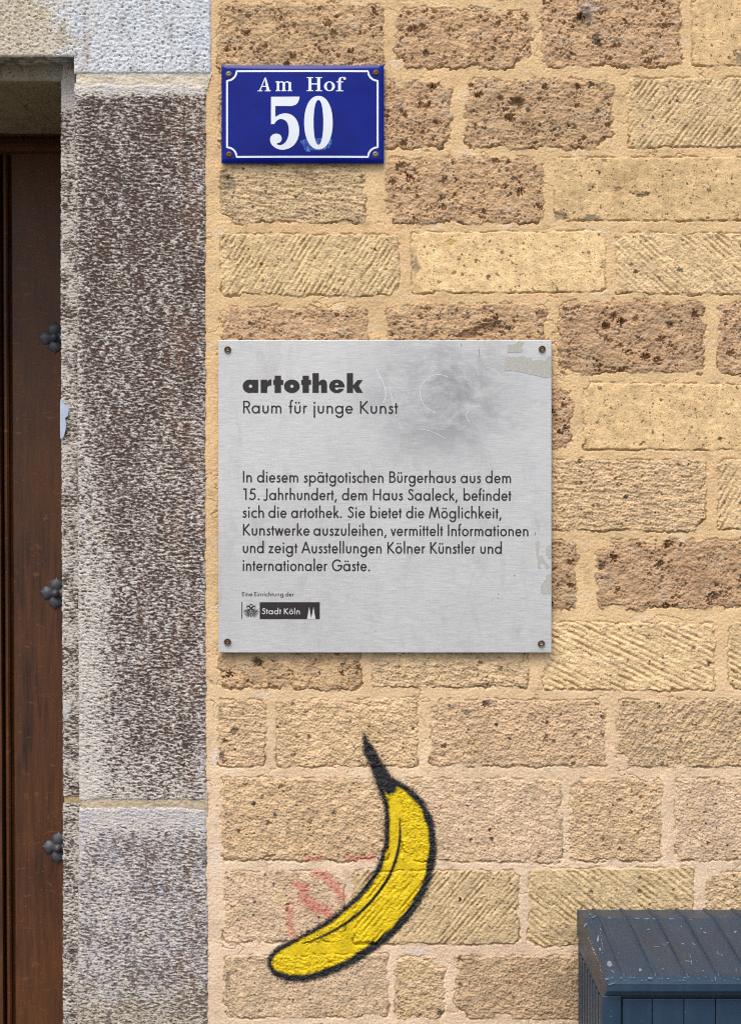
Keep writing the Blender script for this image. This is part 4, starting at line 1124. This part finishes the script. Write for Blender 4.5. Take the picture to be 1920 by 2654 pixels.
for k in range(m_):
    k2 = (k + 1) % m_; Ff.append((n0 + k, n0 + k2, n0 + m_ + k2, n0 + m_ + k))
Ff.append(tuple(range(n0 + m_, n0 + 2 * m_)))
pl = poly_mesh('plate', Vv, Ff, M_ENAMEL, sgn, True)
for p_ in pl.data.polygons:
    if p_.index >= (nx_ - 1) * (ny_ - 1): p_.use_smooth = False
class SignInk(Ink):
    def fix(s):
        """press the flat shapes on to the pillowed plate"""
        out = []
        for x, y, z in s.V:
            k = (D + y) / D; px = x / S / k + 960; py = 1327 - (z - ZC) / S / k
            out.append((x, y - dome(px, py), z))
        s.V = out
    def build(s, name, mat, parent): s.fix(); return Ink.build(s, name, mat, parent)
LD = SD_ - 0.00035
ink = SignInk(LD)
def dense(pts, n=12):
    o = []
    for i in range(len(pts) - 1):
        a, b = pts[i], pts[i + 1]
        o += [(a[0] + (b[0] - a[0]) * k / n, a[1] + (b[1] - a[1]) * k / n) for k in range(n)]
    return o
L_, R_, T_, B_, rc = 167, 1499, 153, 912, 84
path = []
path += dense([(L_ + rc, T_), (R_ - rc, T_)], 20) + ell(R_, T_, rc, rc, 180, 270, 10)
path += dense([(R_, T_ + rc), (R_, B_ - rc)], 14) + ell(R_, B_, rc, rc, 90, 180, 10)
path += dense([(R_ - rc, B_), (L_ + rc, B_)], 20) + ell(L_, B_, rc, rc, 0, 90, 10)
path += dense([(L_, B_ - rc), (L_, T_ + rc)], 14) + ell(L_, T_, rc, rc, 270, 360, 10)
pth = []
for p in path:
    if not pth or math.hypot(p[0] - pth[-1][0], p[1] - pth[-1][1]) > 2: pth.append(p)
ink.ribbon([sz(*p) for p in pth], 5.0, True)
ink.build('border_line', M_WHITE, sgn)
ink = SignInk(LD)
def sp(pts, hole=None): ink.poly([sz(*p) for p in pts], [sz(*p) for p in hole] if hole else None)
def sr(pts, w): ink.ribbon([sz(*p) for p in pts], w if isinstance(w, list) else w)
# A
sp([(452, 330), (500, 212), (508, 212), (464, 330)]); sp([(498, 212), (512, 212), (546, 330), (518, 330)]); sp([(476, 286), (524, 286), (524, 295), (473, 295)])
sp([(438, 326), (482, 326), (482, 334), (438, 334)]); sp([(503, 326), (554, 326), (554, 334), (503, 334)])
# m
for a in (608, 659, 712): sp([(a, 252), (a + 22, 252), (a + 22, 330), (a, 330)]); sp([(a - 11, 326), (a + 33, 326), (a + 33, 334), (a - 11, 334)])
sp([(596, 246), (630, 243), (630, 252), (596, 255)])
for a in (619, 670): sr(catmull([(a + 6, 262), (a + 22, 251), (a + 38, 252), (a + 51, 268), (a + 53, 290)], 4, False), [2.2] * 5 + [3.4] * 5 + [5.0] * 4 + [6.0] * 3)
ink.build('street_word', M_WHITE, sgn); ink = SignInk(LD)
# H
for a in (888, 965): sp([(a, 214), (a + 26, 214), (a + 26, 330), (a, 330)]); sp([(a - 16, 208), (a + 44, 208), (a + 44, 216), (a - 16, 216)]); sp([(a - 16, 326), (a + 44, 326), (a + 44, 334), (a - 16, 334)])
sp([(905, 264), (975, 264), (975, 274), (905, 274)])
# o
sp(ell(1073, 290, 48, 44, 0, 360, 36)[:-1], [(1073 + 24 * math.cos(t) , 290 + 36 * math.sin(t)) for t in np.linspace(0, 2 * math.pi, 28, endpoint=False)])
# f
sp([(1150, 240), (1174, 240), (1174, 330), (1150, 330)]); sp([(1132, 326), (1196, 326), (1196, 334), (1132, 334)]); sp([(1134, 246), (1196, 246), (1196, 254), (1134, 254)])
sr(catmull([(1162, 244), (1166, 222), (1182, 209), (1204, 211)], 5, False), [6.5] * 4 + [5] * 4 + [2.6] * 4 + [2.2] * 4); ink.dot(*sz(1207, 219), 3.6)
ink.build('street_word', M_WHITE, sgn)
ink = SignInk(LD)
five = catmull([(640, 537), (690, 531), (745, 548), (788, 598), (806, 670), (798, 742), (766, 802), (716, 838), (658, 851), (602, 838), (562, 804), (548, 766), (556, 734), (580, 714), (612, 710), (641, 725), (652, 755), (640, 783), (608, 797), (622, 809), (650, 808), (682, 787), (706, 745), (715, 695), (711, 645), (695, 606), (664, 584), (630, 583), (602, 600)], 4, False)
sp([(557, 383), (810, 383), (806, 408), (795, 434), (776, 455), (742, 466), (595, 466), (595, 562)] + five + [(585, 626), (557, 626)])
def sup(cx, cy, rx, ry, n, e=2.15):
    return [(cx + rx * math.copysign(abs(math.cos(t)) ** (2 / e), math.cos(t)), cy + ry * math.copysign(abs(math.sin(t)) ** (2 / e), math.sin(t))) for t in np.linspace(0, 2 * math.pi, n, endpoint=False)]
sp(sup(976, 612, 126, 236, 56), sup(976, 610, 43, 198, 44))
ink.build('number_lettering', M_WHITE, sgn)
t_ = NT('rubbed_enamel'); c_ = t_.coord(rot=(0, 0.7, 0)); f_ = t_.noise(t_.coord((3, 1, 1), rot=(0, 0.7, 0)), 190, 5, 0.7)
M_RUB = t_.set(t_.mix(t_.mr(f_, .46, .6), (0.004, 0.012, 0.24), lin(70, 130, 190)), 0.3)
ink = SignInk(SD_ - 0.0002)
sp(ragged([(815, 770), (870, 760), (930, 740), (1000, 750), (1050, 790), (1090, 750), (1092, 800), (1070, 835), (1010, 858), (940, 856), (905, 850), (905, 872), (870, 866), (835, 810)], 5, 4, 9))
rb = ink.build('rubbed_patch', M_RUB, sgn)
def pan_screw(px, py, mat):
    c = P(px, py, SD_ - dome(px, py))
    mb = MB(); mb.lathe(c, [(0.0050, 0.0), (0.0050, 0.0006), (0.0036, 0.0009), (0.0035, 0.0020), (0.0028, 0.0029), (0.0016, 0.0031), (0.0013, 0.0018), (0.0002, 0.0017)], 26)
    mb.build('screw', mat, sgn, True)
for (a, b), m_ in (((183, 180), M_ZINC), ((1485, 168), M_RUST), ((186, 893), M_RUST), ((1480, 890), M_ZINC)):
    pan_screw(*sz(a, b), m_)

# ------------------------------------------------------------------ spray paint, lying on the relief of the wall
def paint_sheet(name, cover, sl, keep, lift, mat, parent):
    sub_ = W[sl]; nr, nc = sub_.shape[:2]
    Vp = sub_.reshape(-1, 3).copy(); Vp[:, 1] -= lift
    Fp = grid_faces(nr, nc); cv = cover.reshape(-1)
    Fp = Fp[(cv[Fp] > keep).any(1)]
    used = np.unique(Fp); mp = np.full(len(Vp), -1); mp[used] = np.arange(len(used))
    o = quad_mesh(name, Vp[used], mp[Fp], mat, None, None, {'cover': cv[used]})
    return attach(o, parent) if parent else o
def stroke_dist(X, Y, pts):
    """signed cover (px): positive inside a stroke of varying half-width"""
    best = np.full(X.shape, -1e3)
    for (xa, ya, ra), (xb, yb, rb) in zip(pts[:-1], pts[1:]):
        dx_, dy_ = xb - xa, yb - ya; L2 = dx_ * dx_ + dy_ * dy_ + 1e-9
        t = np.clip(((X - xa) * dx_ + (Y - ya) * dy_) / L2, 0, 1)
        best = np.maximum(best, ra + (rb - ra) * t - np.hypot(X - xa - t * dx_, Y - ya - t * dy_))
    return best
SPINE = catmull([(716, 2494, 20), (745, 2494, 44), (800, 2480, 58), (868, 2449, 63), (938, 2402, 67), (1000, 2342, 69), (1044, 2270, 69), (1062, 2195, 66), (1058, 2130, 58), (1040, 2082, 43), (1014, 2048, 27)], 7, False)
STEM = catmull([(1012, 2052, 27), (990, 2014, 20), (972, 1976, 14), (958, 1950, 14), (948, 1922, 7), (942, 1904, 1)], 5, False)
sl = win(690, 1150, 1890, 2570)
X, Y = GX[sl], GY[sl]
inn = stroke_dist(X, Y, SPINE); stem = stroke_dist(X, Y, STEM)
tip = stroke_dist(X, Y, [(712, 2478, 12), (718, 2500, 16), (730, 2516, 10)])
pitm = 9 * sstep(3.0, 9.0, -H[sl]) + 5 * sstep(0.35, 0.7, fbm(X / 11, Y / 9, 3, 91)); over = 2.5 * fbm(X / 22, Y / 22, 3, 92)
black = np.maximum(np.maximum(inn + 2.5, stem + 1), tip) - pitm * 0.6 + over
ban = empty('banana_graffiti', P(880, 2540, -0.002), 'yellow banana with black outline spray-painted on the blocks below the plaque', 'graffiti')
M_BLACK = mat_spray('black_spray', (0.012, 0.012, 0.014), 0.97, 9, 0.9)
M_YEL = mat_spray('yellow_spray', (0.74, 0.52, 0.003), 0.98, 6, 0.35)
paint_sheet('black_outline', black, sl, -12, 0.0004, M_BLACK, ban)
inn2 = stroke_dist(X, Y, [(a - 4, b - 3, c) for a, b, c in SPINE])
yel = np.minimum(np.minimum(inn - 10, inn2 - 13) - 3.0 * fbm(X / 40, Y / 40, 2, 3), 2 + 0.6 * np.hypot(X - 1010, Y - 2040) - 14)
yel = yel - pitm * 0.5
paint_sheet('yellow_fill', yel, sl, -10, 0.0008, M_YEL, ban)
ridge = stroke_dist(X, Y, catmull([(1036, 2120, 0.5), (1034, 2190, 3.2), (1012, 2262, 3.6), (966, 2330, 3.6), (905, 2386, 3.4), (840, 2424, 2.6), (790, 2444, .5)], 6, False))
paint_sheet('ridge_line', ridge, sl, -8, 0.0012, mat_spray('black_spray_line', (0.014, 0.014, 0.012), 0.95, 4, 0.25), ban)
sl = win(730, 1010, 2190, 2460)
X, Y = GX[sl], GY[sl]
red = np.full(X.shape, -1e3)
for pts in ([(762, 2290, 6), (790, 2300, 11), (786, 2325, 12), (815, 2350, 13), (845, 2362, 13), (858, 2376, 7)], [(815, 2262, 6), (845, 2270, 9), (870, 2300, 10), (888, 2330, 7)], [(752, 2350, 6), (750, 2400, 6), (764, 2430, 5)], [(795, 2226, 3), (830, 2222, 4)], [(900, 2224, 3), (965, 2222, 7)]):
    red = np.maximum(red, stroke_dist(X, Y, [(a, b, c * .8) for a, b, c in pts]))
rg = paint_sheet('red_graffiti', red, sl, -14, 0.0003, mat_spray('faded_red_spray', lin(245, 128, 116) * 0.95, 0.5, 20, 1.5), None)
tag(rg, 'faded pinkish red spray scribble on the blocks left of the banana', 'graffiti', None, 'thing')

# ------------------------------------------------------------------ blue-grey cabinet standing at the wall
CX0, CX1 = 0.318, 1.16
cab = empty('utility_cabinet', ((CX0 + CX1) / 2, -0.18, 0), 'scuffed dark blue-grey plastic cabinet with ribbed sloping lid standing against the wall', 'cabinet')
mb = MB()
prof = [(-.02, .945), (-.02, .9862), (-.024, .9872), (-.1024, .9937), (-.330, .9735), (-.338, .9725), (-.3435, .969), (-.3455, .9635), (-.346, .953), (-.340, .9515), (-.335, .9515), (-.335, .945)]
mb.extrude_x(prof[::-1], CX0, CX1)
lid = mb.build('lid', M_CAB, cab, bevel=0.0012)
def roofz(dy):
    return np.interp(dy, [.02, .024, .1024, .330, .338], [.9862, .9872, .9937, .9735, .9725])
x = 0.3431; k = 0
while x < CX1 - 0.02:
    mb = MB(); w = 0.0030
    ds = [.0205, .03, .06, .095, .1024, .11, .2, .28, .33, .336]
    rows_ = []
    for d_ in ds:
        z = roofz(d_); f = 1.0 if .03 < d_ < .33 else 0.6
        rows_.append([(x - w, -d_, z - 0.0006), (x - w * .55, -d_, z +   .0042 * f), (x + w * .55, -d_, z +   .0042 * f), (x + w, -d_, z - 0.0006)])
    rows_.insert(0, [(a_, b_, c_ - .004) for a_, b_, c_ in rows_[0]]); rows_.append([(a_, b_ - .002, c_ - .006) for a_, b_, c_ in rows_[-1]])
    for r in rows_: mb.V += r
    for i in range(len(rows_) - 1):
        for j in range(3): a = i * 4 + j; mb.F.append((a, a + 4, a + 5, a + 1))
    bpy.context.view_layer.update()
    rbm = mb.build('rib', M_CAB, None, True); attach(rbm, lid)
    x += 0.0427
# body: corner posts, fluted side, boarded front
mb = MB(); mb.box(CX0 + .006, CX1 - .006, -.325, -.03, 0.03, .9445); mb.build('body', M_CAB, cab, bevel=0.002)
mb = MB()
for y in np.arange(-.296, -.05, .030): mb.box(CX0 + .0015, CX0 + .0075, y - .009, y + .009, .06, .925)
mb.box(CX0 + .0005, CX0 + .008, -.3235, -.310, 0.03, .9442); mb.box(CX0 + .0005, CX0 + .008, -.046, -.032, 0.03, .9442); mb.box(CX0 + .001, CX0 + .0082, -.3095, -.0465, .928, .944)
mb.build('side_panel', M_CAB, cab, bevel=0.0015)
mb = MB(); mb.box(CX0 - .0045, .3395, -.3345, -.3245, 0.03, .9448); mb.build('corner_post', M_CAB, cab, bevel=0.002)
mb = MB(); x = .3415; edges = [.3817 + .0429 * i for i in range(20)]
for e in edges:
    if e > CX1 - .01: e = CX1 - .01
    mb.box(x, e - .0004, -.3320, -.3260, .05, .9395); x = e + .0004
    if e >= CX1 - .01: break
mb.build('front_panel', M_CAB, cab, bevel=0.0009)
mb = MB(); mb.box(CX0 + .03, CX1 - .03, -.31, -.05, 0.0, 0.035); mb.build('plinth', M_CABDARK, cab)
# chipped paint: thin flakes lying on the lid
def on_roof(px, py):
    o_ = Vector((0, -D, ZC)); t_p = Vector(((px - 960) * S, 0, ZC + (1327 - py) * S)); d_ = t_p - o_
    a, b = (Vector((0, -.1024, .9937)), Vector((0, -.330, .9735)))
    nrm = Vector((1, 0, 0)).cross(b - a).normalized()
    if nrm.z < 0: nrm = -nrm
    t = (a - o_).dot(nrm) / d_.dot(nrm); h_ = o_ + d_ * t
    if -h_.y < .1024:
        a2 = Vector((0, -.024, .9872)); nrm = Vector((1, 0, 0)).cross(a - a2).normalized()
        if nrm.z < 0: nrm = -nrm
        t = (a2 - o_).dot(nrm) / d_.dot(nrm); h_ = o_ + d_ * t
    return h_ + Vector((0, -0.0001, 0.0007))
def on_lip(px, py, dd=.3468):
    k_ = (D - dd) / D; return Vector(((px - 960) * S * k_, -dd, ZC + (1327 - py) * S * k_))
cs_ = 520 / 1641.0
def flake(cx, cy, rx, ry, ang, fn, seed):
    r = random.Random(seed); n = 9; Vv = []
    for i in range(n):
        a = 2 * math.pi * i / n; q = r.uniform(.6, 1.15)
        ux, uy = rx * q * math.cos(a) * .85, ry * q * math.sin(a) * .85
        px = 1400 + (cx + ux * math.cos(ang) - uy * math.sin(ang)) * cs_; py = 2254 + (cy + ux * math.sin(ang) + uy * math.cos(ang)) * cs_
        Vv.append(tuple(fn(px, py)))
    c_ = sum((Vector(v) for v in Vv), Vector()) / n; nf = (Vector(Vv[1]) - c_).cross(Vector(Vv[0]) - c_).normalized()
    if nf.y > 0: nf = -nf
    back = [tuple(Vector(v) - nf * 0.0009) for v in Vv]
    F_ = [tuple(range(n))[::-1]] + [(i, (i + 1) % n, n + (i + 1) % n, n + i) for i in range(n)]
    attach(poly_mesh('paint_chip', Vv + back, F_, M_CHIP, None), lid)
bpy.context.view_layer.update()
for i, a in enumerate([(435, 392, 26, 9, -.5), (405, 372, 18, 7, .4), (365, 455, 22, 9, -.9), (470, 565, 12, 40, .12), (560, 775, 38, 26, 1.0), (432, 655, 14, 6, .6), (485, 655, 10, 18, .1), (870, 404, 40, 4, 0), (925, 404, 16, 5, 0), (1070, 404, 30, 4, 0), (790, 400, 30, 3, 0), (1230, 408, 14, 3, 0), (560, 398, 20, 3, 0), (1440, 408, 14, 3, 0),
                           (815, 822, 20, 12, 0), (1590, 512, 14, 9, 0), (1150, 468, 7, 9, 0), (1000, 815, 8, 5, 0), (1222, 705, 3, 26, -.25), (1205, 750, 30, 3, .08), (1232, 762, 3, 22, 0), (1250, 610, 26, 3, .5), (1160, 608, 16, 5, .2), (1340, 516, 18, 6, .2), (1310, 482, 12, 4, 0), (1445, 680, 3, 26, -.3), (1480, 700, 12, 3, .5), (1597, 825, 3, 26, 0), (1040, 600, 8, 10, 0), (820, 600, 6, 6, 0), (880, 490, 18, 4, 0), (770, 630, 5, 4, 0), (965, 735, 4, 4, 0), (1280, 750, 10, 2, 0), (590, 835, 26, 3, .7), (640, 685, 14, 2, 0), (950, 632, 30, 1.5, 0), (1330, 830, 8, 4, 0)]):
    flake(*a, on_roof, i)
for i in range(14): flake(486 + i * 1.6 + random.uniform(-5, 5), 430 + i * 19 + random.uniform(-9, 9), random.uniform(1, 4), random.uniform(3, 14), random.uniform(-.2, .3), on_roof, 50 + i)
for i in range(11): flake(394 + i * 11 + random.uniform(-4, 4), 560 + i * 28 + random.uniform(-12, 12), random.uniform(3, 12), random.uniform(1.5, 4), random.uniform(.4, 1.2), on_roof, 80 + i)
rr = random.Random(3)
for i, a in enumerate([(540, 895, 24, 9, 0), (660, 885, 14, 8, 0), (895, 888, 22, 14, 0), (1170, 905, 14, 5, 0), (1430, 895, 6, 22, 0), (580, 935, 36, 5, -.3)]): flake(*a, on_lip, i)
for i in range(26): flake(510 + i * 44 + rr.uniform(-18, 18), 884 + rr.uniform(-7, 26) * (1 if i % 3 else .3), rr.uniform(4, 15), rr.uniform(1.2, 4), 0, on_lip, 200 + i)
